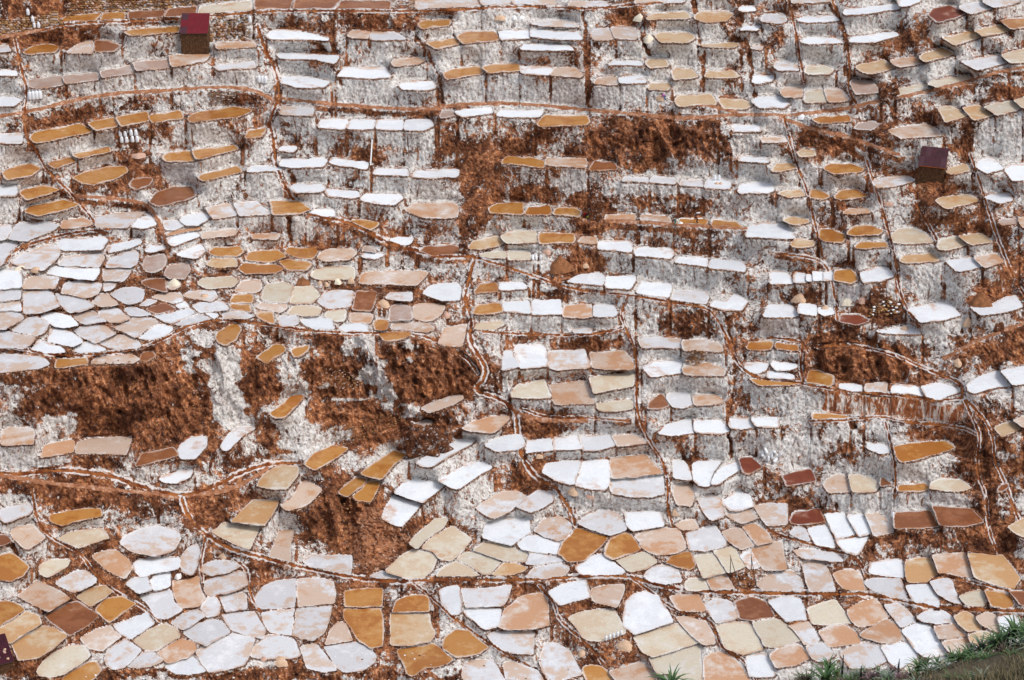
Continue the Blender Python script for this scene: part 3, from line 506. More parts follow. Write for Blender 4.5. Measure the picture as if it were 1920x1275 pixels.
O 185,194 188,190 198,188 208,188 214,192 202,196|ochre pan among the ovals left of the beige wall, below a small beige one
W 22,262 30,256 46,260 49,264 34,266|white salt pan in the pale mosaic just above the brown crag, left, second from left
P 316,306 322,303 340,297 346,296 348,298 340,303 322,309|greyish white salt pan thin, under the crag's right end, right one of two
W 564,76 568,73 584,73 592,77 588,80 570,80|white salt pan to the right of the woman in purple, rightmost
C 449,307 448,303 472,300 475,301 475,306 462,308|cream salt pan in the lower panel row above the curved path, rightmost
B 69,272 72,268 98,265 104,269 100,271|beige salt pan on the upper rim of the brown crag, left, second from left
P 166,448 172,446 183,446 184,455 170,457|greyish white pan in the lower-left mosaic, right of a greyish white one at middle right
B 31,342 34,335 44,332 54,331 54,338|beige salt pan at the foot of the brown crag, left, leftmost
Y 521,13 524,9 544,9 550,11 544,15 529,16|sandy yellow salt pan at top right of centre, rounded front
W 116,237 126,235 142,231 146,234 138,239 128,242|long white pan in the big pale mosaic, below a small white one
W 534,362 536,357 544,349 552,346 556,351 546,357 538,363|white salt pan in the row right of the double channel, rightmost
G 638,62 640,60 654,61 656,64 659,69 642,70|grey-brown salt pan beside the tan block on the path
P 74,234 82,231 88,232 98,239 90,242 82,241|greyish white pan in the big pale mosaic, above a greyish white one
Y 492,26 494,25 517,25 521,28 517,31 496,31|sandy yellow salt pan second below the top channel, centre right
C 149,212 152,209 174,208 178,211 174,214 154,215|cream pan among the ovals left of the beige wall, left of a ochre one
W 532,200 534,195 556,196 559,200 558,203|white salt pan strung under the workers' terrace, rightmost
P 505,305 500,298 502,295 516,295 519,303 512,305|greyish white pan between the two steep channels, right of a brown one
Y 368,431 378,421 387,422 395,426 384,430|sandy yellow pan at the terraced fan's foot, below a big cream one
B 409,123 410,119 439,119 440,125|beige salt pan at the head of the big brown slope, second from left
W 710,196 716,195 728,193 736,200 718,203|white salt pan on the lower curved wall, right side, left one of two
W 398,27 398,23 434,25 436,29 414,28|white salt pan near the top centre, second step
C 720,447 728,444 736,443 739,450 738,455 726,453|cream pan between the long channels, left of a ochre one
W 395,339 396,331 413,329 415,337 404,338|white salt pan in the long curved row above the largest panels, leftmost
W 749,464 760,462 766,470 756,476 752,474|white pan in the lower right mosaic, below a ochre one
P 78,202 98,201 97,204 92,210 78,210|greyish white salt pan on the narrow terraces inside the diagonal curve, left, sixth from left
G 124,206 127,200 140,198 142,202 138,209 127,209
G 293,240 294,231 298,229 308,230 309,239
W 426,211 434,206 450,205 453,208 452,213
O 163,253 164,250 172,245 177,243 180,247 176,254 169,258 164,256
W 310,132 312,129 342,127 344,128 343,132 322,133
W 477,191 477,186 502,187 505,190 502,193
O 144,113 176,109 179,111 147,119
B 293,247 295,242 320,243 326,246 320,248
W 554,144 556,139 568,137 578,138 580,142 576,144
P 394,423 398,415 410,416 425,420 412,422
W 208,41 212,40 254,42 251,47 237,44 210,43
Y 539,76 540,74 557,75 564,78 560,81 542,82
O 376,122 379,118 397,118 408,121 408,125 382,122
P 150,456 156,448 162,448 165,454 163,460 155,462
W 449,186 450,181 472,181 474,184 473,188
O 618,126 622,123 638,123 648,127 646,128 626,130
O 614,178 615,172 624,172 634,177 632,181 618,181
P 732,463 740,459 746,461 750,474 744,472 736,468
P 695,498 704,493 712,493 714,498 708,504 698,502
O 44,17 50,12 76,10 72,16
O 333,55 340,52 360,50 362,54 335,59
O 254,369 262,362 268,358 276,359 272,365 260,372
P 155,156 172,153 177,161 160,163
P 56,237 64,233 70,234 80,241 64,243 60,241
Y 704,81 712,79 726,86 709,91
W 731,125 734,120 744,118 752,126 740,129
O 87,88 110,84 111,90 91,94
O 16,144 18,143 33,139 44,142 36,145 20,149
W 253,246 258,244 270,242 276,244 278,249 258,250
O 193,268 202,261 206,258 212,259 214,262 200,272
P 130,467 140,461 148,457 153,462 144,467 137,471
C 514,437 518,434 528,435 532,442 522,444 514,443
P 461,28 458,21 476,20 477,29
W 637,31 639,28 671,24 674,26 656,31
P 145,229 150,227 168,227 171,232 150,234
P -3,226 -3,218 15,217 15,224
W 303,97 304,90 323,90 325,94 317,97
W 506,358 505,345 513,346 516,351 518,359
D 96,15 96,9 124,8 122,12
O 355,235 358,229 375,227 378,233 368,235
W 378,233 377,227 396,226 397,234
W 445,237 445,229 460,229 463,235 460,237
W 377,277 378,263 384,262 390,275
O 625,210 626,203 638,202 643,209 638,212
Y 675,195 678,192 700,190 704,195 680,197
B 463,334 459,327 474,326 485,332 474,333
O 282,249 308,248 310,251 300,254 288,255
W 282,96 283,90 303,90 302,97
Y 352,186 355,181 374,177 377,182 362,186
W 113,435 120,430 127,430 127,439 118,442 115,442
D 756,443 766,443 776,446 776,454 766,452
C 704,186 705,180 717,177 725,183 710,187
W 104,253 118,244 129,246 124,251 114,254
W 633,10 634,8 671,3 674,6 646,10
O 752,16 756,15 776,13 776,19 759,21
C 216,235 220,230 232,229 241,231 238,236
O 122,118 126,115 144,113 146,120 124,120
W 135,165 137,163 152,159 158,162 148,168 140,169
P 166,235 172,233 182,232 190,237 182,239 168,240
B 731,193 746,190 754,196 738,200
O 93,24 103,22 135,20 134,23 98,26
G 108,200 110,194 122,192 124,194 122,200 116,203 111,203
O 181,201 184,199 206,199 212,202 200,204 184,204
W 96,438 101,434 110,433 114,442 104,444
Y 707,28 712,28 729,23 736,27 716,33
O 635,175 640,170 650,169 662,173 660,175 640,176
R 557,354 555,344 564,343 571,350 562,355
G 101,47 126,45 127,50 103,52
Y 723,81 734,79 746,86 730,89
C 673,70 673,67 694,63 700,66 673,73
B 521,303 520,298 526,296 536,296 543,301 532,303
O 214,189 216,186 236,186 238,188 234,193 224,192
W 299,64 304,62 325,61 327,65 322,67 302,66
P 385,3 385,-1 414,-1 417,3
B 46,170 47,166 62,163 68,165 70,168 52,171
W 373,86 376,83 407,83 404,87 382,87
P 719,6 722,4 735,1 744,6 728,10
P -3,233 -3,227 15,226 16,233
W 55,263 56,260 64,257 80,262 74,264 60,265
P 210,85 212,80 235,81 234,86
C 696,63 700,61 726,56 728,58 703,66
O 157,189 160,186 180,185 182,188 178,191 162,191
O 362,50 377,48 389,48 390,52 367,54
Y 689,43 692,41 707,36 715,40 694,46
P 130,243 142,238 150,236 160,239 148,243 138,244
D 71,38 71,31 80,30 90,34 85,38
B 618,67 630,67 636,75 621,76
O 149,133 152,131 178,125 181,128 170,131 152,135
Y 719,177 736,175 744,181 728,183
Y 746,321 752,318 760,316 766,321 752,327
O 562,284 568,284 582,285 598,286 601,288 592,289 570,288
P 648,294 649,288 665,287 665,295
W 375,24 384,23 397,23 397,28 376,29
R 629,241 630,236 644,236 652,240 642,243
G 47,57 72,55 73,59 49,62
P -3,106 -3,101 16,100 16,107
W 261,96 263,90 282,90 280,96
W 218,140 222,138 242,139 244,140 241,143 222,144
C 604,76 605,69 617,67 620,76
O 17,39 24,35 36,33 44,35 42,38 24,40
B 413,56 415,51 431,51 437,56 435,57
W 578,212 578,204 586,204 592,206 594,212
W 239,95 241,90 261,90 259,96
O 112,87 135,83 137,88 114,91
O 626,148 630,143 642,142 651,147 632,149
W 120,359 124,357 134,354 144,352 142,357 132,361 124,361
O 74,16 77,10 94,9 94,15
O 67,92 86,88 88,94 72,97
O 210,196 214,195 228,197 233,198 230,202 216,202
D 124,12 126,7 147,5 147,10
W 567,319 564,314 583,313 584,320
D 107,212 112,210 124,209 126,219 118,217
O 609,314 609,310 622,310 637,312 634,314 618,315
B 177,218 182,212 192,211 195,212 195,217 190,219
D 486,306 488,301 496,295 500,299 502,304 494,306
P 443,27 446,22 456,21 461,29 446,29
P 362,3 360,-2 382,-2 382,3
W 125,182 127,178 147,174 149,176 130,184
P 114,223 122,220 135,220 137,225 130,227
W 548,320 548,314 562,314 566,320 556,321
W 247,121 250,119 276,122 275,126 252,123
P 476,3 476,-1 504,-1 514,1
O 42,275 43,270 65,268 66,272
P -3,180 -3,170 8,169 9,172 5,179
Y 485,14 489,11 514,9 518,13 487,14
B 767,320 760,315 776,310 776,320
D 109,232 114,229 124,227 132,232 118,235
P 426,4 428,1 454,1 457,4 444,5
W 391,54 391,50 414,51 412,56
C 604,54 605,50 618,49 625,52 622,55 606,55
O 533,169 535,165 552,166 559,171 552,171
P 278,24 297,25 304,29 278,29
W 343,86 341,83 368,81 369,84 347,87
D 442,127 446,121 461,122 463,127
W 558,275 560,272 576,273 574,277 568,280 562,279
W -3,79 -3,73 12,73 16,75 10,79
B 668,46 673,44 686,43 693,46 674,50
P 737,1 742,-1 756,-1 765,1 746,5
P 50,39 60,33 69,30 69,39
P 162,51 165,49 190,46 192,50 164,52
W 391,36 393,34 414,34 428,35 430,37 404,37
Y 731,23 750,19 757,22 737,27
W 228,160 232,157 251,158 252,162 244,163
B 263,242 263,236 276,235 279,237 277,242
W 529,140 531,135 539,134 548,137 547,141
W 244,142 247,142 268,144 270,146 264,148 246,146
P 209,238 212,237 222,237 224,242 220,244 210,245
D 97,139 99,135 108,133 115,134 112,138 102,142
W 132,191 138,188 150,184 153,188 147,193
Y 505,54 506,52 519,52 523,57 506,59
P 93,232 98,230 104,231 114,236 106,238 98,237
O 673,368 674,364 694,363 697,366 690,368
O 505,168 510,164 531,165 530,169
O 257,165 272,165 284,167 284,169 278,172
C 243,237 245,234 252,233 259,233 258,240 252,241
W 601,31 606,28 628,29 632,32 606,32
O 415,160 418,156 432,156 436,159 435,162
O 609,89 614,88 636,87 638,90 614,92
B 453,165 454,161 476,161 477,165
W 99,170 103,165 112,161 117,168 108,170
W 738,148 742,146 756,145 759,150 750,152
O 313,18 317,16 338,15 337,18 317,21
Y 529,57 531,54 549,53 555,57 544,58
C 760,75 776,72 776,79 767,81
C 356,246 358,243 376,241 378,243 368,248
O 560,261 562,257 576,256 580,257 578,261 570,262
O 356,219 360,213 372,212 374,216 373,218
W 82,189 84,184 104,179 106,181 100,184
B 152,178 153,175 172,172 178,173 176,176
B 480,165 481,161 502,163 504,167
W 507,196 510,193 530,194 530,199
B 162,33 190,31 192,34 163,36
P 139,221 142,219 160,219 162,222 158,225
O 320,32 342,29 345,32 327,36
W 629,291 630,288 647,289 647,294 636,294
P 571,15 573,11 588,11 590,15 584,17
B 294,47 296,45 314,43 319,45 314,47 296,49
W 598,15 602,13 626,12 630,15 606,16
P 70,226 76,221 80,221 88,228 76,229
W 280,130 282,127 305,127 306,131
B 546,386 562,383 566,388 556,391
O 173,226 175,222 188,220 190,222 189,227
P 399,17 412,15 427,16 434,19 424,19 404,18
B 194,230 196,228 215,228 215,231 210,234
W 375,217 375,212 392,212 395,215 394,216
W 555,417 562,413 568,425 562,426
W 658,249 672,246 682,245 690,250
P 679,504 684,498 690,496 694,500 688,506
W -3,146 -3,141 6,140 12,141 12,146
B 586,68 588,66 601,66 601,72 589,72
W 599,234 600,228 612,229 612,236
G 76,54 97,50 99,54 77,57
O 172,230 174,228 188,228 189,234 176,233
W 609,211 609,203 618,203 620,211
P 581,50 582,47 591,46 598,50 599,52 584,52
O 394,160 396,156 412,155 413,158 412,160
Y 579,128 582,123 596,122 598,126 584,128
W 576,283 576,279 586,279 595,282 596,284 584,284
O 55,116 82,110 83,113 59,118
C 382,194 382,189 397,189 398,194
W 465,62 464,58 483,57 484,61
P 124,172 123,166 132,165 139,169 130,172
Y 156,198 160,195 176,195 177,198 166,200
Y 593,184 596,179 602,179 611,182 610,184 600,185
W 550,98 550,94 568,94 570,98
B 764,164 776,162 776,170 767,170
P 594,2 594,-1 622,-1 625,1
W 292,180 296,178 310,178 308,183 302,184
W 579,273 580,272 598,273 598,275 592,277 582,277
O 193,236 195,234 205,234 206,243 200,241
O 607,148 608,142 614,142 622,147 618,149
W 617,211 617,203 624,203 628,211
P 593,400 598,395 604,397 607,405 600,403
B 507,393 520,390 524,396 512,397
O 36,122 54,118 57,120 41,126
B 189,179 189,176 206,175 210,176 208,179
W 651,336 651,333 664,334 667,339 662,340
Y 485,47 487,45 499,44 501,49 488,50
O 641,185 646,182 664,182 666,184 648,186
B 446,62 448,59 464,58 464,63
O 184,103 186,98 200,96 196,102
B 124,214 125,209 134,209 135,214 128,217
G 641,96 644,93 654,91 659,93 654,97
W 596,211 597,204 605,205 607,212
Y 710,129 712,126 724,123 727,127 714,130
W 186,128 188,125 212,125 212,127 190,128
P 430,250 430,246 444,245 444,250
G 306,325 310,319 320,315 324,316 316,321 308,325
P 488,136 490,132 506,134 506,137
W 604,211 604,205 612,205 615,212
W 554,120 556,117 574,118 576,121
P 290,223 292,220 308,220 308,224
W 564,61 566,57 580,57 579,60 568,62
B 261,27 264,23 277,24 276,28
O 281,242 284,240 291,241 290,247 282,247
O 219,263 222,261 232,259 231,262 226,266 221,267
Y 584,145 588,143 600,143 604,146 592,147
Y 588,165 592,163 604,164 607,166 596,168
B 632,160 636,157 650,156 653,159 640,160
C 360,192 364,190 378,189 380,191 378,193
Y 487,66 488,63 502,63 501,67
O 582,260 582,258 598,259 599,262 590,262
Y 598,114 601,112 610,113 612,116 600,117
G 330,88 332,83 340,82 343,86
W 614,234 614,231 624,231 626,235 618,236
D -3,408 -3,402 4,402 7,405 2,408
W -3,56 -3,53 12,53 13,56
Y 524,34 549,32 554,33 550,35
W 457,48 459,46 479,46 482,48
W 675,4 674,1 689,-1 690,0 681,4
B 572,106 572,104 588,103 591,106
W 110,188 112,184 124,184 125,186 114,188
G 749,166 752,164 762,164 763,167 752,168
B 124,177 127,174 150,170 150,171
P -3,39 -3,35 6,34 8,38
P 78,212 88,211 84,216 78,218
B 434,181 437,178 447,178 447,182
W 272,192 274,189 288,190 282,193
D 105,269 107,265 114,264 116,266 110,270
P 510,138 512,136 526,136 527,139
P 467,135 468,133 486,134 486,136
P 278,432 286,429 300,433
D 748,368 750,364 756,362 757,365 752,369
P 104,229 112,224 118,226 110,229
W 209,112 211,110 223,110 220,113
W 554,7 556,5 565,5 567,7 558,8
W 132,229 138,226 142,230 134,231
W 154,235 164,235 164,238 160,239
W 556,22 558,20 570,20 568,22
G 272,187 274,185 280,185 282,189
D 661,364 662,358 669,363
P 563,36 566,34 573,35 571,37"""
pans = []
for ln in PANS.strip().split('\n'):
    a, _, lab = ln.partition('|'); t = a.split()
    pans.append((t[0], np.array([[float(q)*2.5 for q in s.split(',')] for s in t[1:]]), lab or None))
def chaikin(p, r=.13, it=2, grow=0):
    if grow:
        c = p.mean(0); d = p-c; L = np.hypot(d[:, 0], d[:, 1])[:, None]; p = c+d*(L+grow)/L
    for _ in range(it):
        q = np.roll(p, -1, 0)
        p = np.stack([p*(1-r)+q*r, p*r+q*(1-r)], 1).reshape(-1, 2); r = .25
    return p
CHANNELS = """
80,57 120,45 230,40 330,36 480,22 600,20 740,22 860,18 960,12 1040,14 1120,17 1190,8 1250,4
482,50 500,100 515,122 525,172 516,202 502,232 512,252 515,290 520,320 545,370 572,402 640,412 680,430 730,456 780,470 820,482 888,481
890,483 960,503 1030,530 1090,545 1180,553 1260,567 1320,575 1340,590 1362,630 1380,680 1402,700 1440,715 1500,718
890,485 880,520 870,560 885,600 880,640 900,670 915,700 887,735 920,740 965,765 970,800 975,850 1000,895 1045,915 1055,935 1075,965 1078,985
1178,553 1162,590 1175,620 1190,650 1195,700 1192,770 1215,825 1245,865 1253,915 1250,950 1262,988
85,315 110,340 140,370 165,400 178,418
0,650 50,655 100,667 180,665 250,657 300,640 350,612 380,602 440,600 520,612 600,622 700,625 780,626 830,642 880,675 895,700
0,888 50,890 90,881 150,884 210,892 270,915 340,931 400,915 450,886 500,870 560,868
340,932 350,965 375,995 430,1030 480,1042 540,1058 620,1076 700,1088 760,1091 850,1084 960,1090 1100,1080 1180,1080 1230,1097 1300,1110 1440,1112 1560,1114 1640,1114 1700,1130 1760,1140 1920,1146
775,1093 810,1120 850,1160 930,1215 960,1232 1010,1260 1035,1290
1010,1098 1040,1130 1045,1160 1080,1190 1105,1212 1130,1245
1185,1085 1220,1110 1262,1145 1330,1160 1342,1185 1352,1215 1400,1240 1420,1285
1500,718 1510,722 1580,732 1700,742 1760,752 1806,746
1515,660 1505,640 1440,632
1505,642 1500,690 1506,716
1808,750 1830,800 1838,820 1830,870 1836,900 1850,930 1852,1000 1890,1070
1812,750 1850,790 1865,835 1862,860 1885,905 1900,950 1915,985
1530,650 1590,645 1680,665 1730,690 1770,705 1803,718 1806,745
1520,790 1600,788 1650,780 1700,792 1780,798 1815,806 1830,815
1660,792 1670,830 1680,880 1678,925
1470,220 1490,300 1515,360 1530,430 1542,480
1440,474 1500,480 1545,490 1562,530 1570,600
1560,0 1585,60 1595,130 1588,165 1606,195
1478,0 1493,60 1500,110 1508,150
1625,300 1660,410 1680,490 1688,560 1722,612
1715,380 1740,420 1756,450
1820,290 1840,350 1855,400 1875,460 1900,520 1925,560
60,915 68,980 100,1012 150,1035 172,1070 212,1110 270,1140 300,1165
440,1050 466,1070 466,1110 490,1150
384,1010 375,1060 380,1090
1440,995 1480,1010 1560,1032 1610,1045 1625,1085 1650,1100
1770,1080 1840,1095 1920,1116
10,492 30,465 100,445 140,435 205,430
905,622 960,626 1090,630 1140,622 1166,614
975,766 1030,785 1100,783 1180,790
130,10 500,-20 700,-30
28,75 40,130 52,170 45,215 50,260 60,268 85,315
"""
FEET = """
0,70 40,62 80,56
0,218 60,208 130,190 200,176 300,170 400,163 470,166 508,185
522,184 600,193 700,202 800,206 830,200 900,193 1000,196 1100,206 1180,213 1290,222 1360,216 1440,215 1480,217 1600,202 1620,195 1700,180 1800,158 1870,135 1925,125
1475,225 1530,245 1600,258 1640,275 1685,290
140,367 200,372 250,377 280,385 300,420 310,450 315,480
0,892 100,907 200,917 300,927 335,934
350,930 420,922 470,900 500,880
1770,672 1850,630 1925,605
1290,190 1380,210
1095,412 1170,415 1300,424 1400,428
965,770 1000,788 1100,790
"""
GULLIES = """
760,30 790,80 822,135 830,185
1093,20 1100,100 1104,200
1300,0 1308,50 1320,110 1316,160
1385,10 1400,80 1412,140 1415,190
1190,15 1200,60 1215,100
618,30 625,100 640,160
620,40 590,90 632,105
545,320 555,360 560,395
1365,600 1380,680 1370,770 1362,800 1372,860
1570,950 1560,1010
1530,420 1535,480
1600,800 1590,790
0,1000 40,1045 62,1140 100,1152 140,1192 190,1225
1500,250 1560,262 1620,300
1275,840 1290,880 1300,910
1842,800 1850,900 1855,1000
1700,1000 1690,1040
540,400 545,450
1115,385 1120,410
925,690 930,740
"""
def poly(s): return [np.array([[float(x) for x in q.split(',')] for q in l.split()]) for l in s.strip().split('\n')]
channels, feet, gullies = poly(CHANNELS), poly(FEET), poly(GULLIES)
# neighbouring pans share one thin bank: every outline is eased outward until a bank's width is left between it and its neighbours
def densify(p, st=9.0):
    o = []
    for a, b in zip(p, np.roll(p, -1, 0)):
        n = max(1, int(np.hypot(*(b-a))/st)); o += [a+(b-a)*k/n for k in range(n)]
    return np.array(o)
raw = [p for _, p, _ in pans]
SA = np.vstack(raw); SB = np.vstack([np.roll(p, -1, 0) for p in raw]); SI = np.concatenate([[i]*len(p) for i, p in enumerate(raw)])
LA = np.vstack([p[:-1] for p in channels+feet]); LB = np.vstack([p[1:] for p in channels+feet])
def segd(q, A, B):
    d = B-A; t = np.clip(((q[:, None]-A)*d).sum(-1)/((d*d).sum(-1)+1e-9), 0, 1)
    return np.sqrt(((q[:, None]-A-t[..., None]*d)**2).sum(-1))
def inpoly(q, p):
    r = np.zeros(len(q), bool)
    for (x0, y0), (x1, y1) in zip(p, np.roll(p, -1, 0)):
        if y0 != y1: r ^= ((y0 > q[:, 1]) != (y1 > q[:, 1])) & (q[:, 0] < (x1-x0)*(q[:, 1]-y0)/(y1-y0)+x0)
    return r
outl = []
for i, p in enumerate(raw):
    q = densify(p); c = q.mean(0)
    lo, hi = q.min(0)-16, q.max(0)+16
    m = (SI != i) & (np.minimum(SA, SB) < hi).all(1) & (np.maximum(SA, SB) > lo).all(1)
    tn = np.roll(q, -1, 0)-np.roll(q, 1, 0); nr = np.stack([tn[:, 1], -tn[:, 0]], -1); nr /= np.hypot(nr[:, 0], nr[:, 1])[:, None]+1e-9
    ar2 = np.sum(q[:, 0]*np.roll(q[:, 1], -1)-np.roll(q[:, 0], -1)*q[:, 1])
    if ar2 < 0: nr = -nr
    mos = 5.0 if (c[1] > 940 or (c[1] > 480 and c[0] < 430) or (500 < c[1] < 630 and c[0] < 880)) else 3.0
    g_ = np.full(len(q), mos*.8)
    if m.any():
        d_ = segd(q, SA[m], SB[m]).min(1); ov = np.zeros(len(q), bool)
        for k in np.unique(SI[m]): ov |= inpoly(q, raw[k])
        g_ = np.where(ov, -np.minimum(2.0+d_/2, 5), np.clip((d_-2.8)/2, -1.6, mos))
        g_ = np.where(d_ > 16, mos*.55, g_)
    else: g_ = np.full(len(q), mos*.35)
    ml = (np.minimum(LA, LB) < hi).all(1) & (np.maximum(LA, LB) > lo).all(1)
    if ml.any():
        dl_ = segd(q, LA[ml], LB[ml]).min(1); g_ = np.minimum(g_, np.clip(dl_-5.0, -2.5, 9))
    for _ in range(2): g_ = (np.roll(g_, 1)+g_*2+np.roll(g_, -1))/4
    jit = rng.normal(0, .45, len(q))
    e1 = q-np.roll(q, 1, 0); e2 = np.roll(q, -1, 0)-q
    cosb = ((e1*e2).sum(1)/(np.hypot(*e1.T)*np.hypot(*e2.T)+1e-9)).clip(-.2, 1)
    mit = np.minimum(1.5, np.sqrt(2/(1+cosb)))
    outl.append(chaikin(q+nr*(np.where(g_ > 0, g_*mit, g_)+jit)[:, None], .2, 1))
# earth patches: cx cy rx ry amount (negative: salt-white streak)
EARTH = """60 10 90 25 .7;100 75 65 16 .8;450 55 60 25 .45;560 42 75 22 .65;700 45 65 24 .7;600 85 20 35 .8;785 70 35 45 .55;640 120 25 20 .4
120 222 110 22 .85;280 203 110 20 .6;430 196 65 20 .6;20 245 40 28 .7;115 176 60 14 .7;440 245 35 26 .6;330 262 60 14 .4;210 345 90 22 .9;250 300 25 40 .6;110 325 20 25 .5
545 250 20 30 .4;840 255 30 50 .55;700 280 90 14 .5;890 330 35 60 .6;1240 265 150 52 .95;1100 235 60 22 .6;1000 250 60 20 .7;960 270 70 22 .5;910 380 45 45 .55;885 410 16 28 .9;1112 388 34 36 1;1245 375 140 22 .75;1000 365 60 14 .5
1165 48 48 34 .9;1385 90 20 90 .8;1450 90 22 40 .7;1700 55 45 30 .35;1660 165 28 24 .9;1640 255 60 30 .6;1545 270 90 22 .7;1725 215 60 30 .7;1800 250 30 50 .7;1755 350 40 35 .85;1860 168 80 22 .7;1830 230 30 30 .4
1570 395 25 40 .7;1800 428 70 24 .6;1890 430 28 80 .5;1842 560 22 26 1;1648 575 40 28 1;1555 640 50 45 .75;1640 540 20 20 .8;1500 560 25 20 .5;1700 540 40 25 .4
1600 682 120 46 1;1860 662 90 36 .85;1395 640 40 80 .6;1050 560 50 14 .6;1285 602 85 26 .85;1390 545 50 16 .5;1075 495 40 30 .9;1330 465 70 30 .45;1000 520 70 14 .6
1110 645 80 18 .8;990 632 60 10 .7;1010 795 80 22 .85;1000 900 55 45 .9;1290 862 18 32 .6;1392 830 18 60 .5;1170 700 20 60 .3
230 730 150 85 1;330 800 120 70 .9;400 660 70 60 .8;500 720 30 60 .9;130 700 60 40 .5;40 700 60 20 .4;180 870 60 20 .8
600 700 70 60 .7;770 690 130 60 1;690 790 130 42 .85;860 690 55 60 .9;810 800 50 45 .95;640 640 170 22 .75;520 830 40 25 .7;730 730 60 60 .6
120 908 170 14 .9;280 940 90 26 .8;370 950 60 40 .9;450 935 50 26 .7;150 930 60 16 .5;220 1020 26 40 .6;640 965 65 60 1;710 1010 62 68 1.1;560 950 40 30 .4;630 1080 260 8 .5
1700 1008 100 18 .6;1600 835 50 26 .55;1435 765 50 16 .45;1560 860 22 50 .4;1470 745 30 12 .4;1540 800 14 40 .5;1100 880 60 8 .3;1310 790 40 10 .3;1470 810 40 20 .5;1740 810 60 10 .4;1290 830 40 16 .4;1330 900 20 40 .5;1840 980 60 50 .95;1840 880 70 90 .8;1490 960 60 50 .7;1870 1040 40 45 .9;1450 900 50 40 .5;1860 760 50 50 .6;1555 1000 30 50 .4
60 1245 70 28 .9;330 1268 240 10 1;620 1262 160 14 .9;860 1270 220 10 .9;1130 1240 60 40 .55;1080 1180 60 30 .4;820 1170 30 20 .6;1400 1090 36 22 .9;720 1205 30 22 .8;900 1100 180 10 .5;1020 945 90 20 .5
450 890 60 40 .4;870 290 40 70 .4;740 60 30 20 .3;760 930 60 20 .4;250 660 100 8 .3;1280 900 60 60 .25
380 620 18 30 -.9;405 660 22 34 -.9;425 710 22 40 -.9;440 770 26 40 -.9;350 690 24 22 -.8;690 650 20 26 -.9;700 700 18 34 -.8;720 735 24 16 -.8;560 700 30 60 -.7;590 830 50 40 -.7;640 745 40 8 -.8;775 655 18 14 -.6;540 780 30 40 -.6;520 870 40 20 -.4;110 790 30 22 -.7;760 765 30 10 -.5;640 770 18 18 -.5"""
earth_e = [tuple(map(float, q.split())) for l in EARTH.split('\n') for q in l.split(';')]
FLATZ = [(200, 560, 330, 100), (250, 1120, 330, 170), (620, 1150, 240, 130), (1100, 1120, 340, 160), (1600, 1130, 400, 130), (700, 560, 180, 60), (1200, 1000, 320, 60), (800, 1000, 150, 60)]

# ------------------------------------------------------------------ terrain: solve the horizontal range of every grid ray from what it meets (level pan, wall, bank)
def axis(a0, a1, st, far):
    core = np.arange(a0, a1+.1, st); ext = st*np.cumsum(1.28**np.arange(1, far))
    return np.concatenate([(core[0]-ext)[::-1], core, core[-1]+ext])
U = axis(-24, 1944, 1.9, 22); V = axis(-18, 1296, 1.9, 20)
NU, NV = len(U), len(V); UU, VV = np.meshgrid(U, V)
NP = len(pans)
pid = np.full((NV, NU), -1, np.int32); dist = np.full((NV, NU), 99., np.float32)    # signed: negative inside
for i, p in enumerate(outl):
    u0, v0 = p.min(0)-12; u1, v1 = p.max(0)+12
    a, b = np.searchsorted(U, [u0, u1]); c, d = np.searchsorted(V, [v0, v1])
    X = UU[c:d, a:b]; Y = VV[c:d, a:b]
    if X.size == 0: continue
    best = np.full(X.shape, 1e9); ins = np.zeros(X.shape, bool)
    q = np.roll(p, -1, 0)
    for (x0, y0), (x1, y1) in zip(p, q):
        dx, dy = x1-x0, y1-y0; t = np.clip(((X-x0)*dx+(Y-y0)*dy)/(dx*dx+dy*dy+1e-9), 0, 1)
        best = np.minimum(best, (X-x0-t*dx)**2+(Y-y0-t*dy)**2)
        if y0 != y1: ins ^= ((y0 > Y) != (y1 > Y)) & (X < (x1-x0)*(Y-y0)/(y1-y0)+x0)
    sdst = np.sqrt(best)*np.where(ins, -1, 1)
    m = sdst < dist[c:d, a:b]
    dist[c:d, a:b][m] = sdst[m]; pid[c:d, a:b][m] = i
def linedist(lines, rad):
    D = np.full((NV, NU), 99., np.float32); I = np.full((NV, NU), -1, np.int32)
    for li, p in enumerate(lines):
        for _ in range(2):
            if len(p) > 2: p = np.vstack([p[:1], np.stack([p[:-1]*.75+p[1:]*.25, p[:-1]*.25+p[1:]*.75], 1).reshape(-1, 2)[1:-1], p[-1:]])
        for (x0, y0), (x1, y1) in zip(p[:-1], p[1:]):
            a, b = np.searchsorted(U, [min(x0, x1)-rad, max(x0, x1)+rad]); c, d = np.searchsorted(V, [min(y0, y1)-rad, max(y0, y1)+rad])
            X = UU[c:d, a:b]; Y = VV[c:d, a:b]
            if X.size == 0: continue
            dx, dy = x1-x0, y1-y0; t = np.clip(((X-x0)*dx+(Y-y0)*dy)/(dx*dx+dy*dy+1e-9), 0, 1)
            dd = np.sqrt((X-x0-t*dx)**2+(Y-y0-t*dy)**2)
            m = dd < D[c:d, a:b]; D[c:d, a:b][m] = dd[m]; I[c:d, a:b][m] = li
    return D, I
Dc, Ic = linedist(channels, 14); Df, If = linedist(feet, 14); Dg, _ = linedist(gullies, 22)
wid = np.ones(len(channels)); wid[[1, 3, 7, 8]] = 1.5; Dc = Dc/np.where(Ic >= 0, wid[Ic], 1)
hx, hy, TD = ray(UU, VV)
E = np.zeros((NV, NU), np.float32)
_z0 = np.zeros_like(UU)
WU = UU+26*vnoise(UU/34, VV/22, _z0)+11*vnoise(UU/11, VV/8, _z0+4); WV = VV+17*vnoise(UU/38+9, VV/20, _z0+8)+8*vnoise(UU/12, VV/8, _z0+13)
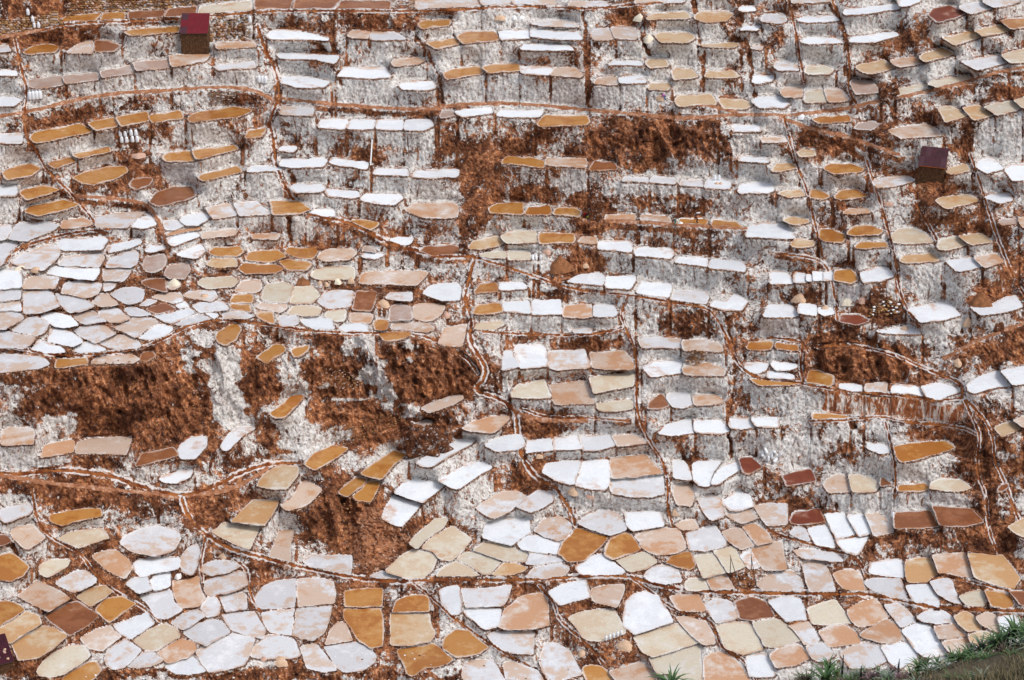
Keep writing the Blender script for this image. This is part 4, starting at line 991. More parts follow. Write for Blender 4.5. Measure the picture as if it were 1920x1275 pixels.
def ell(cx, cy, rx, ry, w=False):
    X, Y = (WU, WV) if w else (UU, VV)
    return np.clip(1.25-np.sqrt(((X-cx)/rx)**2+((Y-cy)/ry)**2)*.85, 0, 1)
for cx, cy, rx, ry, am in earth_e:
    f = ell(cx, cy, rx*1.1, ry*1.15, True)
    E = np.maximum(E, f*am) if am > 0 else E
flat = np.zeros((NV, NU))
for z in FLATZ: flat = np.maximum(flat, ell(*z))
slope = np.radians(82-32*np.clip(E, 0, 1)-24*flat)
slope = np.where((VV > 1300) | (UU < -30) | (UU > 1950) | (VV < -20), R(30), slope)
slope = np.where(Dc < 5, R(25), slope); slope = np.where(Df < 5, R(20), slope)
slope = np.where((pid >= 0) & (dist < 2.6), 0, slope)
# coarse solve
cs = 4; uc = np.arange(-24, 1945, cs); vc = np.arange(-18, 1297, cs)
iu = np.clip(np.searchsorted(U, uc), 0, NU-1); iv = np.clip(np.searchsorted(V, vc), 0, NV-1)
_, _, td = ray(*np.meshgrid(uc, vc)); sc_ = slope[np.ix_(iv, iu)]
dep = np.arctan(td); ddep = np.gradient(dep, axis=0)
g = -(1+td**2)/(np.tan(sc_)+td)*ddep
g = (g[:-1]+g[1:])/2
ny, nx = sc_.shape; lam = 1.2
rhs = np.zeros((ny, nx)); rhs[1:] += g; rhs[:-1] -= g
def dct2(a, inv=False):
    for ax in (0, 1):
        N = a.shape[ax]; k = np.arange(N); a = np.moveaxis(a, ax, -1)
        ph = np.exp(-1j*np.pi*k/(2*N))
        if not inv:
            v = np.concatenate([a, a[..., ::-1]], -1); a = (np.fft.fft(v)[..., :N]*ph).real
        else:
            F = np.zeros(a.shape[:-1]+(2*N,), complex); F[..., :N] = a*np.conj(ph); F[..., N+1:] = -(a[..., 1:]*ph[1:]*-1)[..., ::-1]*-1
            F[..., N+1:] = np.conj(F[..., 1:N])[..., ::-1]
            a = np.fft.ifft(F).real[..., :N]
        a = np.moveaxis(a, -1, ax)
    return a
ky = 2-2*np.cos(np.pi*np.arange(ny)/ny); kx = 2-2*np.cos(np.pi*np.arange(nx)/nx)
den = ky[:, None]+lam*kx[None]; den[0, 0] = 1
h_ = dct2(rhs)/den; h_[0, 0] = 0
rho = dct2(h_, True)
rho += math.log(305.0)-rho[ny//2, nx//2]
def bil(A, u, v, u0=-24, v0=-18, st=cs):
    x = np.clip((u-u0)/st, 0, A.shape[1]-1.001); y = np.clip((v-v0)/st, 0, A.shape[0]-1.001)
    xi = x.astype(int); yi = y.astype(int); fx = x-xi; fy = y-yi
    return (A[yi, xi]*(1-fx)+A[yi, xi+1]*fx)*(1-fy)+(A[yi+1, xi]*(1-fx)+A[yi+1, xi+1]*fx)*fy
RHO = bil(rho, UU, VV)
# continuation beyond the picture: a plain slope above and below
dl = np.arctan(TD)
vi0 = np.searchsorted(V, -18)-0; vi1 = np.searchsorted(V, 1294)
for j in range(vi0-1, -1, -1):
    RHO[j] = RHO[j+1]+(1+TD[j]**2)/(math.tan(R(24))+TD[j])*(dl[j+1]-dl[j])
for j in range(vi1+1, NV):
    RHO[j] = RHO[j-1]-(1+TD[j]**2)/(math.tan(R(14))+TD[j])*(dl[j]-dl[j-1])
# level every pan, spread the small corrections over the walls between
zp = np.zeros(NP); C = np.zeros((NV, NU)); Wt = np.zeros((NV, NU))
near = (pid >= 0) & (dist < 2.6)
Zc = CH-np.exp(RHO)*TD
fl = pid[near]; zz = Zc[near]
zp = np.bincount(fl, zz, NP)/np.maximum(1, np.bincount(fl, minlength=NP))
rp = np.log(np.maximum(5, CH-zp[np.clip(pid, 0, None)])/TD)
C[near] = (rp-RHO)[near]; Wt[near] = 1
def pull(A, W):
    lv = []
    while min(A.shape) > 3:
        lv.append((A, W))
        h, w = A.shape; H2, W2 = (h+1)//2*2, (w+1)//2*2
        Ap = np.zeros((H2, W2)); Wp = np.zeros((H2, W2)); Ap[:h, :w] = A*W; Wp[:h, :w] = W
        a = Ap.reshape(H2//2, 2, W2//2, 2).sum((1, 3)); w_ = Wp.reshape(H2//2, 2, W2//2, 2).sum((1, 3))
        A = a/np.maximum(w_, 1e-9); W = np.minimum(w_, 1)
    for A1, W1 in reversed(lv):
        up = np.repeat(np.repeat(A, 2, 0), 2, 1)[:A1.shape[0], :A1.shape[1]]
        A = A1*W1+up*(1-W1)
    return A
C = pull(C, Wt)
outside = (UU < -30) | (UU > 1950) | (VV < -24) | (VV > 1302)
for _ in range(50):
    n = C.copy(); n[1:-1, 1:-1] = (C[:-2, 1:-1]+C[2:, 1:-1]+C[1:-1, :-2]+C[1:-1, 2:])/4
    C = np.where(near, C, n)
RHO = RHO+C
RR = np.exp(RHO)
PX, PY, PZ = hx*RR, hy*RR, CH-RR*TD
base = np.stack([PX, PY, PZ], -1)
def at(u, v):
    """point of the hillside seen at photo pixel (u, v)"""
    x = np.interp(u, U, np.arange(NU)); y = np.interp(v, V, np.arange(NV))
    xi, yi = min(int(x), NU-2), min(int(y), NV-2); fx, fy = x-xi, y-yi
    q = (base[yi, xi]*(1-fx)+base[yi, xi+1]*fx)*(1-fy)+(base[yi+1, xi]*(1-fx)+base[yi+1, xi+1]*fx)*fy
    return Vector(q)
def mpp(P): return (Vector(P)-Vector((0, 0, CH))).length/FL

# ---- relief
Dg = Dg+4.5*vnoise(UU/7, VV/16, _z0+21)+2.5*vnoise(UU/3, VV/4, _z0+2)
do = np.maximum(dist, 0); has = pid >= 0
away = np.clip((np.where(has, dist, 20)-1.0)/6, 0, 1)*np.where(outside, .3, 1)
s1 = vnoise(PX*.22, PY*.22, PZ*.25+9); s2 = vnoise(PX*.6+5, PY*.6, PZ*.5); s3 = vnoise(PX*1.5, PY*1.5+3, PZ*1.0); s4 = vnoise(PX*3.1, PY*3.1, PZ*2.2+1); s5 = vnoise(PX*1.9+7, PY*.9, PZ*.35)
flut = vnoise(PX*2.6, PY*2.6, PZ*.5+4)
Ecl = np.clip(E, 0, 1)
crag = np.maximum.reduce([ell(*q) for q in ((270, 740, 170, 90), (740, 710, 190, 90), (1600, 682, 110, 45), (1240, 265, 130, 45), (640, 960, 70, 60))])
amp = away*(.14*flut+.07*s3+.12*s4+.05*s2*(1-Ecl)+Ecl*(.55*s2+.30*s3+.28*s4)+crag*(2.4*(1-2.4*np.abs(vnoise(PX*.30+.1*PZ, PY*.06, PZ*.10+3)))+1.2*s1+.9*(1-2*np.abs(vnoise(PX*.75+.2*PZ, PY*.3, PZ*.25)))+.7*s3))
amp = amp*np.where(Dc < 6, .25, 1)*np.where(Df < 6, .2, 1)
amp -= np.clip(1-Dg/7, 0, 1)*.7*away
up = np.zeros((NV, NU))
wob = s4*1.0+s3*.8+s5*.5
inside = np.clip((-dist+.3+wob*.9)/1.5, 0, 1)*has
up -= .26*inside
rim = np.where(has, np.exp(-((dist-1.9)/1.3)**2), 0)
up += rim*(.03+.10*rng.random((NV, NU))*(s5+1))
Dw = Dc+1.3*s3+.8*s4
lev = np.exp(-((Dw-3.0)/1.6)**2)*(Dc < 9)*np.clip(.75+.7*vnoise(PX*.5, PY*.5, PZ*.5), .1, 1); groove = np.exp(-(Dw/1.6)**2)
up += lev*.16*(dist > 1)-groove*.12*(dist > 1)
up += np.clip(1-Df/4.5, 0, 1)*.08*(dist > 2)
Dfw = Df+1.4*s3+.9*s2
nxx, nyy = -hx, -hy
P3 = None
# wall blocks: a brown joint where one pan's wall meets the next
def wallmap():
    own_ = np.where(has & (dist < 3.2), pid, -1); cur_ = np.full(NU, -1); run_ = np.zeros(NU); Wm = np.full((NV, NU), -1)
    for j in range(NV):
        o_ = own_[j]; isp_ = o_ >= 0; cur_ = np.where(isp_, o_, cur_); run_ = np.where(isp_, 0, run_+1)
        cur_ = np.where((run_ > 60) & ~isp_, -1, cur_); Wm[j] = np.where(isp_, -1, cur_)
    return Wm
Wm = wallmap(); shift = (rng.random((NV, NU)) < .5)
joint = np.zeros((NV, NU)); joint[:, 1:] = (Wm[:, 1:] != Wm[:, :-1]) & (Wm[:, 1:] >= 0) & (Wm[:, :-1] >= 0)
jb = joint.copy(); jb[:, :-1] = np.maximum(jb[:, :-1], joint[:, 1:]*.8); jb[:, 1:] = np.maximum(jb[:, 1:], joint[:, :-1]*.6); joint = jb*np.clip(.6+.8*vnoise(PX*.7, PY*.7, PZ*.35+2), 0, 1)
amp = amp-joint*.35+np.where(Wm >= 0, (np.sin(Wm*12.9898)*43758.5453 % 1)-.5, 0)*.35*(away > .3)*(1-Ecl)
P3 = np.stack([PX+nxx*amp*.85, PY+nyy*amp*.85, PZ+amp*.35+up], -1)
B = .30+.0*E
lown = vnoise(PX*.07, PY*.07, PZ*.12)+.5*vnoise(PX*.16+3, PY*.16, PZ*.2)
B = .405+.21*lown+.48*E
B = np.maximum(B, .72*flat+.16*lown)
for cx, cy, rx, ry, am in earth_e:
    if am < 0: B = B+ell(cx, cy, rx, ry, True)*am*.75
B = np.maximum(B, np.clip(1.1-Dg/6, 0, .9)*np.where(dist > 0, 1, 0))
B = np.maximum(B, np.clip(1.15-Dc/8, 0, .72))
runA = np.zeros((NV, NU)); rn_ = np.full(NU, 99.)
for j in range(NV):
    rn_ = np.where((pid[j] >= 0) & (dist[j] < 3.2), 0, rn_+1); runA[j] = rn_
wallw = (Wm >= 0)*np.clip((30-runA)/12, 0, 1)*np.clip(1-flat*.6, 0, 1)
B = B-wallw*.09*np.clip(1.1-crag, .3, 1)
B = B+joint*.34
gf_ = np.gradient(Df, axis=0); gc_ = np.gradient(Dc, axis=0)
B = np.maximum(B, np.where((gf_ > .6) & (dist > 3), .78*np.exp(-((Df-10)/11)**2)*(.75+.35*lown), 0))
B = np.maximum(B, np.where((gc_ > .6) & (dist > 3), .70*np.exp(-((Dc-6)/7)**2)*(.75+.3*lown), 0))
B = np.where(outside, .55, B)
rust = np.zeros((NV, NU))
def polymask(p, w=0):
    p = np.array(p, float); ins = np.zeros((NV, NU), bool); q = np.roll(p, -1, 0)
    X_, Y_ = UU+(WU-UU)*w, VV+(WV-VV)*w
    for (x0, y0), (x1, y1) in zip(p, q):
        if y0 != y1: ins ^= ((y0 > Y_) != (y1 > Y_)) & (X_ < (x1-x0)*(Y_-y0)/(y1-y0)+x0)
    return ins.astype(float)
rust = polymask([(1548, 730), (1620, 742), (1700, 747), (1760, 757), (1800, 756), (1805, 790), (1700, 789), (1650, 780), (1560, 778), (1545, 765)], .35)
gy = np.gradient(dist, axis=0)
front = np.clip(gy*1.2+.25, 0, 1)
edge = np.where(has, np.exp(-((dist-2.7)/2.3)**2), 0)*np.maximum(.15+1.15*front, .9*flat)
belowp = np.zeros((NV, NU))
crust = np.where(has, np.exp(-((dist-.2)/1.1)**2), 0)*np.clip(.62+.6*vnoise(PX*.3, PY*.3, PZ*.3+5), .15, .9)
mud = polymask([(668, 945), (690, 950), (765, 1008), (740, 1050), (702, 1080), (660, 1080), (665, 1010)], .5)
A_ = dict(earth=B, edge=edge, crust=crust, channel=groove, levee=lev*1.0, foot=np.maximum(np.clip(1.15-Dfw/5.0, 0, 1), mud*.47), rust=rust)
A_ = {k: (v*np.where(outside, 0, 1) if k != 'earth' else v).ravel() for k, v in A_.items()}
P3f = P3.reshape(-1, 3)
# ---- who owns each face: a pan's rim / basin, the wall that holds a pan up, a channel, a footpath or the open hillside
ii = np.arange(NV*NU).reshape(NV, NU)
F = np.stack([ii[:-1, :-1], ii[1:, :-1], ii[1:, 1:], ii[:-1, 1:]], -1)
dF = dist[:-1, :-1]; pF = pid[:-1, :-1]
own = np.full(dF.shape, -1, np.int32)
own[(pF >= 0) & (dF < 4.2)] = pF[(pF >= 0) & (dF < 4.2)]
cF = (Dc[:-1, :-1] < 4.4) & (own < 0); fF = (Df[:-1, :-1] < 5) & (own < 0) & ~cF
wall = np.full(dF.shape, -1, np.int32); cur = np.full(dF.shape[1], -1, np.int32); run = np.zeros(dF.shape[1])
for j in range(dF.shape[0]):
    o = own[j]; isp = o >= 0
    cur = np.where(isp, o, cur); run = np.where(isp, 0, run+1)
    stop = cF[j] | fF[j] | (Ecl[j, :-1] > .75) | (run > 42); cur = np.where(stop & ~isp, -1, cur)
    wall[j] = np.where(isp, -1, cur)
NI = 300
outF = outside[:-1, :-1]
code = np.full(dF.shape, 0, np.int64)                       # 0 hillside
code[cF] = 10+Ic[:-1, :-1][cF]; code[fF] = 100+If[:-1, :-1][fF]
m = own >= 0; code[m] = 1000+own[m]
m = (own < 0) & (wall >= 0) & ~cF & ~fF; code[m] = 3000+wall[m]
code[(code >= 1000+NI) & (code < 3000)] = 1; code[code >= 3000+NI] = 0
code[outF] = 0
def biggest(M):
    """largest connected patch of a small boolean grid"""
    left = M.copy(); best = None
    while left.any():
        y, x = np.argwhere(left)[0]; c = np.zeros_like(M); c[y, x] = True; n0 = 0
        while True:
            d = np.pad(c, 1); d = d[:-2, 1:-1] | d[2:, 1:-1] | d[1:-1, :-2] | d[1:-1, 2:] | c; d &= M; n1 = d.sum(); c = d
            if n1 == n0: break
            n0 = n1
        if best is None or n0 > best.sum(): best = c
        left &= ~c
    return best
for i in range(min(NI, NP)):
    u0, v0 = outl[i].min(0)-12; u1, v1 = outl[i].max(0)+12
    a, b = np.searchsorted(U, [u0, u1]); c_, d_ = np.searchsorted(V, [v0, v1+90]); sub = code[c_:d_, a:b]
    for kk, alt in ((3000+i, 0), (1000+i, 0)):
        M = sub == kk
        if M.any(): sub[M & ~biggest(M)] = alt
codef = code.ravel(); Ff = F.reshape(-1, 4)
order = np.argsort(codef, kind='stable'); cs_ = codef[order]; Fs = Ff[order]
keys, starts = np.unique(cs_, return_index=True); ends = np.append(starts[1:], len(cs_))
seg = {int(k_): Fs[a:b] for k_, a, b in zip(keys, starts, ends)}
tag(submesh('hillside', P3f, seg[0], [MG], A_), kind='structure')
for k_, f_ in seg.items():
    if 10 <= k_ < 100: tag(submesh('brine_channel', P3f, f_, [MG], A_), kind='structure')
    elif 100 <= k_ < 1000: tag(submesh('footpath', P3f, f_, [MG], A_), kind='structure')

# ------------------------------------------------------------------ the salt pans
def surf_arrays(i):
    p = outl[i]; c = p.mean(0)
    ar = abs(np.sum(p[:, 0]*np.roll(p[:, 1], -1)-np.roll(p[:, 0], -1)*p[:, 1]))/2
    rr = math.sqrt(ar)/2
    # rings: slightly outside the edge (buried in the bank) then inward
    rings = []; ins = []; zoff = -.045
    d = p-c; L = np.hypot(d[:, 0], d[:, 1])[:, None]
    wob = 1+.0*L
    for off, iv_ in ((.9, 0.0), (-.7, .12), (-2.2, .5), (-5.0, 1.0)):
        rings.append(c+d*np.maximum(.25, (L+off*1.0)/L)*wob); ins.append(iv_)
    rings.append(c+d*.12); ins.append(1.0)
    q = np.vstack(rings); a, b, t = ray(q[:, 0], q[:, 1])
    r = (CH-zp[i])/t
    n = len(p)
    vs = np.stack([a*r, b*r, np.full(len(q), zp[i]+zoff)], -1)
    fs = []
    for k in range(4):
        for j in range(n):
            j2 = (j+1) % n; fs.append((k*n+j, k*n+j2, (k+1)*n+j2, (k+1)*n+j))
    fs.append(tuple(4*n+j for j in range(n)))
    return vs, fs, np.repeat(ins, n)
SN = dict(W='salt_crust', P='salt_crust', R='salt_mud')
def setattr_f(me, name, vals):
    at_ = me.attributes.new(name, 'FLOAT', 'POINT'); at_.data.foreach_set('value', np.asarray(vals, np.float32))
rest_v, rest_f, rest_m, rest_i, rest_p = [], [], [], [], []
codes = list(MP)
for i, (cd, p, lab) in enumerate(pans):
    vs, fs, inn = surf_arrays(i)
    if i < NI:
        c0 = vs.mean(0); root = empty('salt_pan', c0); tag(root, lab, 'salt pan', 'salt pans terraced down the hillside')
        o = meshobj(SN.get(cd, 'brine'), vs-c0, fs, MP[cd], root)
        setattr_f(o.data, 'inner', inn); setattr_f(o.data, 'pr', np.full(len(vs), rng.random()))
        for base_, nm in ((1000, 'rim'), (3000, 'retaining_wall')):
            f_ = seg.get(base_+i)
            if f_ is None or len(f_) < 6: continue
            w = submesh(nm, P3f, f_, [MG], A_, root); w.location = -Vector(c0)
    else:
        b0 = len(rest_v); rest_v.extend(vs.tolist()); rest_f.extend([tuple(x+b0 for x in f) for f in fs])
        rest_m.extend([codes.index(cd)]*len(fs)); rest_i.extend(inn.tolist()); rest_p.extend([rng.random()]*len(vs))
o = meshobj('small_salt_pans', rest_v, rest_f, None, mats=[MP[c] for c in codes])
o.data.polygons.foreach_set('material_index', rest_m); setattr_f(o.data, 'inner', rest_i); setattr_f(o.data, 'pr', rest_p)
tag(o, 'hundreds of smaller salt pans scattered between the larger terraced ones', 'salt pans', kind='stuff')
if 1 in seg:
    w = submesh('rim', P3f, seg[1], [MG], A_, o)
# ------------------------------------------------------------------ materials for the things
MROOF = simple('red_painted_sheet', (.135, .001, .008), .25, 1.5, .55, .2)
MROOF2 = simple('dull_plum_sheet', (.06, .016, .026), .3, 1.5, .6, .2)
MPLUM = simple('dark_plum_sheet', (.045, .005, .012), .45, 1.2, .6, .3)
MSTONE = simple('brown_field_stone', (.20, .095, .04), .65, 2.2, .9, .6)
MHUT = simple('shaded_hut_stone', (.085, .04, .018), .7, 2.6, .95, .8)  # hut stone, with the shade on the walls put into its base colour
MSTONE2 = simple('ochre_stone', (.34, .19, .08), .6, 1.3, .9, .6)
MSTONE3 = simple('salt_dusted_stone', (.45, .33, .27), .6, 1.1, .9, .6)
MRUST = simple('rusty_edge', (.45, .12, .02), .4, 2, .8, .2)
MSACK = simple('white_woven_plastic', (.80, .82, .84), .06, 6, .7, .3)
MSACKT = simple('sack_tie', (.55, .56, .6), .2, 6, .8, .2)
MWOOD = simple('weathered_pole', (.07, .05, .04), .4, 6, .8, .3)
MPIPE = simple('white_plastic_pipe', (.8, .8, .78), .05, 6, .4, .1)
MHT = {'tan': simple('tan_salt_heap', (.58, .40, .27), .2, 2.5, .95, .5), 'cream': simple('cream_salt_heap', (.74, .66, .52), .12, 2.5, .95, .4),
       'white': simple('white_salt_heap', (.80, .80, .80), .08, 2.5, .95, .4), 'brown': simple('brown_earth_heap', (.23, .095, .04), .5, 1.5, .95, .8),
       'pink': simple('pinkish_salt_heap', (.52, .33, .25), .2, 2.5, .95, .5)}
kb = NT('rugged_brown_earth', .95, .2); kp = kb.pos()
MBLOCK = kb.out(kb.mix(kb.step(kb.noise(kp, 1.3, 5, .75), .56, .62), kb.ramp(kb.noise(kp, 1.1, 6, .75), [(.33, (.02, .008, .005)), (.47, (.09, .03, .013)), (.6, (.19, .075, .032)), (.72, (.4, .22, .12))]), (.55, .50, .47)), kb.noise(kp, 3, 5, .7), .6, .2)
def lump(r=1.0, seed=0, sub=1):
    bm = bmesh.new(); bmesh.ops.create_icosphere(bm, subdivisions=sub, radius=1)
    q = random.Random(seed)
    for v in bm.verts: v.co *= .75+.5*q.random()
    vs = [tuple(v.co*r) for v in bm.verts]; fs = [tuple(v.index for v in f.verts) for f in bm.faces]; bm.free(); return np.array(vs), fs
LUMPS = [lump(1, k) for k in range(6)]
def rubble(name, polypx, stepu, stepv, size, mats, label, cat, kind='stuff', flatten=.6, jitter=.5, keep=1.0, lift=.1):
    """loose or laid stones over a patch of the hillside"""
    p = np.array(polypx, float); vs, fs, ms = [], [], []; row = 0
    v = p[:, 1].min()
    while v < p[:, 1].max():
        u = p[:, 0].min()+(row % 2)*stepu/2
        while u < p[:, 0].max():
            uu, vv = u+random.uniform(-1, 1)*stepu*jitter, v+random.uniform(-1, 1)*stepv*jitter
            ins = False
            for (x0, y0), (x1, y1) in zip(p, np.roll(p, -1, 0)):
                if (y0 > vv) != (y1 > vv) and uu < (x1-x0)*(vv-y0)/(y1-y0)+x0: ins = not ins
            if ins and random.random() < keep:
                P = at(uu, vv); m = mpp(P); L, lf = LUMPS[random.randrange(6)]
                s = size*m*random.uniform(.6, 1.25); a = random.uniform(0, 6.28)
                x = L[:, 0]*math.cos(a)-L[:, 1]*math.sin(a); y = L[:, 0]*math.sin(a)+L[:, 1]*math.cos(a)
                b0 = len(vs); vs.extend(np.stack([x*s+P.x, y*s*.8+P.y-.1, L[:, 2]*s*flatten+P.z+lift], -1).tolist())
                fs.extend([tuple(i_+b0 for i_ in f) for f in lf]); ms.extend([random.randrange(len(mats))]*len(lf))
            u += stepu
        v += stepv; row += 1
    o = meshobj(name, vs, fs, None, mats=mats); o.data.polygons.foreach_set('material_index', ms)
    return tag(o, label, cat, kind=kind)

rubble('stone_wall', [(122, 38), (128, 8), (170, -2), (320, -8), (470, -14), (470, -2), (372, 8), (300, 20), (225, 22), (150, 26)], 6.5, 3.6, 3.6, [MSTONE, MSTONE, MSTONE2, MSTONE3], 'long dry stone wall of brown rocks along the top edge above the ochre pans', 'wall', flatten=.55, jitter=.2)
rubble('stone_wall', [(-5, 36), (60, 32), (108, 24), (118, 44), (100, 48), (60, 56), (-5, 66)], 6, 3.4, 3.4, [MSTONE2, MSTONE2, MSTONE, MSTONE3], 'ochre dry stone wall at the top left corner behind the white sacks', 'wall', flatten=.55, jitter=.2)
rubble('stone_wall', [(395, 34), (468, 30), (470, 72), (396, 82)], 8, 4, 3.6, [MSTONE, MSTONE2, MSTONE3, MSTONE], 'rough brown stone wall just right of the bright red roofed hut', 'wall', flatten=.5, jitter=.35, keep=.75)
rubble('stone_wall', [(390, 170), (448, 171), (446, 196), (392, 199)], 7, 3.4, 3.2, [MSTONE, MSTONE, MSTONE3], 'thin layered dark stone wall under the curved path at upper left', 'wall', flatten=.4, jitter=.15)
rubble('rock_pile', [(1280, 665), (1298, 660), (1318, 664), (1322, 676), (1312, 686), (1286, 684)], 4, 3, 2.8, [MSTONE, MSTONE, MSTONE3], 'pile of broken brown rock standing in a beige pan at centre right', 'rock pile', lift=.5)
rubble('rock_pile', [(1630, 570), (1650, 556), (1672, 560), (1690, 580), (1680, 596), (1648, 592), (1628, 600)], 5, 4, 2.8, [MSTONE2, MSTONE, MHT['white']], 'crumbling brown rubble block strewn with white stones beside the cream heap', 'rubble', lift=.5)
rubble('crag_stones', [(600, 690), (640, 690), (690, 720), (650, 735), (600, 730)], 5, 4, 1.7, [MSTONE2, MSTONE, MSTONE3], 'loose tan stones spilled across the middle of the brown crag', 'stones', keep=.8)
rubble('crag_stones', [(615, 800), (680, 790), (730, 770), (770, 790), (700, 815), (650, 835), (620, 825)], 5, 4, 1.5, [MHT['brown'], MSTONE, MSTONE2], 'reddish rubble slope of small stones under the crag above orange strips', 'stones', keep=.9)
rubble('crag_stones', [(700, 650), (880, 650), (900, 700), (820, 740), (720, 700)], 11, 8, 1.7, [MSTONE2, MSTONE, MSTONE], 'scattered stones over the right half of the brown crag', 'stones', keep=.6)
rubble('crag_stones', [(100, 700), (200, 670), (400, 690), (410, 780), (300, 850), (150, 790)], 13, 10, 1.9, [MSTONE2, MSTONE, MSTONE3], 'scattered stones over the big brown crag at the left', 'stones', keep=.5)
rubble('loose_stones', [(1370, 1080), (1395, 1068), (1420, 1066), (1436, 1080), (1430, 1100), (1380, 1106)], 6, 4, 1.7, [MSTONE3, MHT['white'], MSTONE2], 'loose pale stones on the small brown island with the leaning poles', 'stones', keep=.7)
rubble('loose_stones', [(590, 1210), (1110, 1240), (1110, 1290), (590, 1290), (0, 1290), (0, 1265), (300, 1262)], 16, 10, 2.0, [MSTONE3, MHT['white'], MSTONE], 'pale stones scattered along the dark bank at the bottom edge', 'stones', keep=.28, lift=.0)
rubble('mound_stones', [(560, 950), (660, 935), (660, 1040), (570, 1040)], 9, 7, 2.0, [MSTONE, MHT['brown'], MSTONE2], 'clods and stones on the stepped brown mud banks left of the mud heap', 'stones', keep=.7)

# ---- dry-laid stone stairs
def stair(u, v0, v1, w, n, label):
    P0 = at(u, v1); m = mpp(P0); root = empty('stone_stair', P0); tag(root, label, 'stairs')
    P1 = at(u, v0)
    for k in range(n):
        t = (k+.5)/n; q = (P1-P0)*t; hw = w*m/2; h = abs(P1.z-P0.z)/n*.42+.08
        bm = bmesh.new(); bmesh.ops.create_cube(bm, size=1)
        for vtx in bm.verts: vtx.co = Vector((vtx.co.x*hw*2*random.uniform(.9, 1.05), vtx.co.y*.55, vtx.co.z*h))+q+Vector((0, -.25, h*.3))
        bmesh.ops.bevel(bm, geom=bm.edges, offset=.05, segments=1)
        me = bpy.data.meshes.new('step'); bm.to_mesh(me); bm.free(); me.materials.append(MSTONE2 if k % 2 else MSTONE3)
        o = bpy.data.objects.new('step', me); COL.objects.link(o); o.parent = root
stair(102, 20, 48, 14, 6, 'narrow stair of ochre stone steps between the two walls, top left')
stair(773, -2, 14, 12, 4, 'narrow stair of ochre stone steps at the top edge, centre left')

# ------------------------------------------------------------------ huts
def hut(u, vb, wpx, wallpx, roofpx, pitch, yaw, sheetmat, label, nx, ny, hang=.25, rust=False):
    P = at(u, vb); m = mpp(P); d = math.atan(float(ray(u, vb)[2]))
    w = wpx*m; h = wallpx*m/math.cos(d); D = roofpx*m/(math.sin(d)+math.tan(pitch)*math.cos(d))
    root = empty('stone_hut', (P.x, P.y-.1, P.z), yaw); tag(root, label, 'hut')
    hb = h+D*math.tan(pitch); base0 = -.8
    # walls as displaced rough masonry panels
    def panel(name, a, b, h0, h1):
        n, mrow = 22, 12; vs = []; fs = []
        a = Vector(a); b = Vector(b); nrm = Vector(((b-a).y, -(b-a).x, 0)).normalized()
        for j in range(mrow+1):
            for i in range(n+1):
                t = i/n; hh = h0+(h1-h0)*t; z = base0+(hh-base0)*j/mrow
                bump_ = 0 if i in (0, n) or j == mrow else random.uniform(-.03, .09)
                q = a.lerp(b, t)+nrm*bump_; vs.append((q.x, q.y, z))
        for j in range(mrow):
            for i in range(n):
                k0 = j*(n+1)+i; fs.append((k0, k0+1, k0+n+2, k0+n+1))
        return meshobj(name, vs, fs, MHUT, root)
    iw = w/2-.12; dd = D*.86
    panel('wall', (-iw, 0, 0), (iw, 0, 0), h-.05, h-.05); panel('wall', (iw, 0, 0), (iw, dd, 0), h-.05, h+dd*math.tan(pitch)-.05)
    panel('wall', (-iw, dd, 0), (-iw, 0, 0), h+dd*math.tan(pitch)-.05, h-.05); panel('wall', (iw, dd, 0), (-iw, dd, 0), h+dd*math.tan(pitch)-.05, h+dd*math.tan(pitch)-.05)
    # corrugated sheets
    for i in range(nx):
        for j in range(ny):
            x0, x1 = -w/2+w*i/nx, -w/2+w*(i+1)/nx+.04; y0, y1 = -hang+(D+hang)*j/ny-.05, -hang+(D+hang)*(j+1)/ny
            N = 14; vs = []; fs = []
            for r_ in range(2):
                for q in range(N+1):
                    x = x0+(x1-x0)*q/N; y = (y0, y1)[r_]; z = h+y*math.tan(pitch)+(.035 if q % 2 else 0)+.02*(1-r_)+.012*((i+j) % 2)+random.uniform(0, .01)
                    vs.append((x, y, z))
            for q in range(N): fs.append((q, q+1, N+2+q, N+1+q))
            mt = sheetmat(i, j); o = meshobj('roof_sheet', vs, fs, mt, root)
            if mt is MROOF2: o['label'] = 'dull greyish plum roof sheet'
    for y_, nm in ((-hang+.05, 'roof_beam'), (D-.1, 'roof_beam')):
        z_ = h+y_*math.tan(pitch)-.09; vs = [(sx*w/2*.98, y_+sy*.06, z_+sz*.06) for sx in (-1, 1) for sy in (-1, 1) for sz in (-1, 1)]
        meshobj(nm, vs, [(0, 1, 3, 2), (4, 6, 7, 5), (0, 4, 5, 1), (2, 3, 7, 6), (0, 2, 6, 4), (1, 5, 7, 3)], MRUST if rust and y_ < 0 else MWOOD, root)
    return root
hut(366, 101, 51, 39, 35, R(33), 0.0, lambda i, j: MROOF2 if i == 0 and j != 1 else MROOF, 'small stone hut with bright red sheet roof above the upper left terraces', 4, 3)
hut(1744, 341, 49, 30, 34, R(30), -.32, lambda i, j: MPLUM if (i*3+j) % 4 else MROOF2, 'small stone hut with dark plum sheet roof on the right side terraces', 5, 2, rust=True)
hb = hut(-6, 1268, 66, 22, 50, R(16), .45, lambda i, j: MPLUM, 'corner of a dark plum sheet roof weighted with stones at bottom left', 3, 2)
stones_root = hb
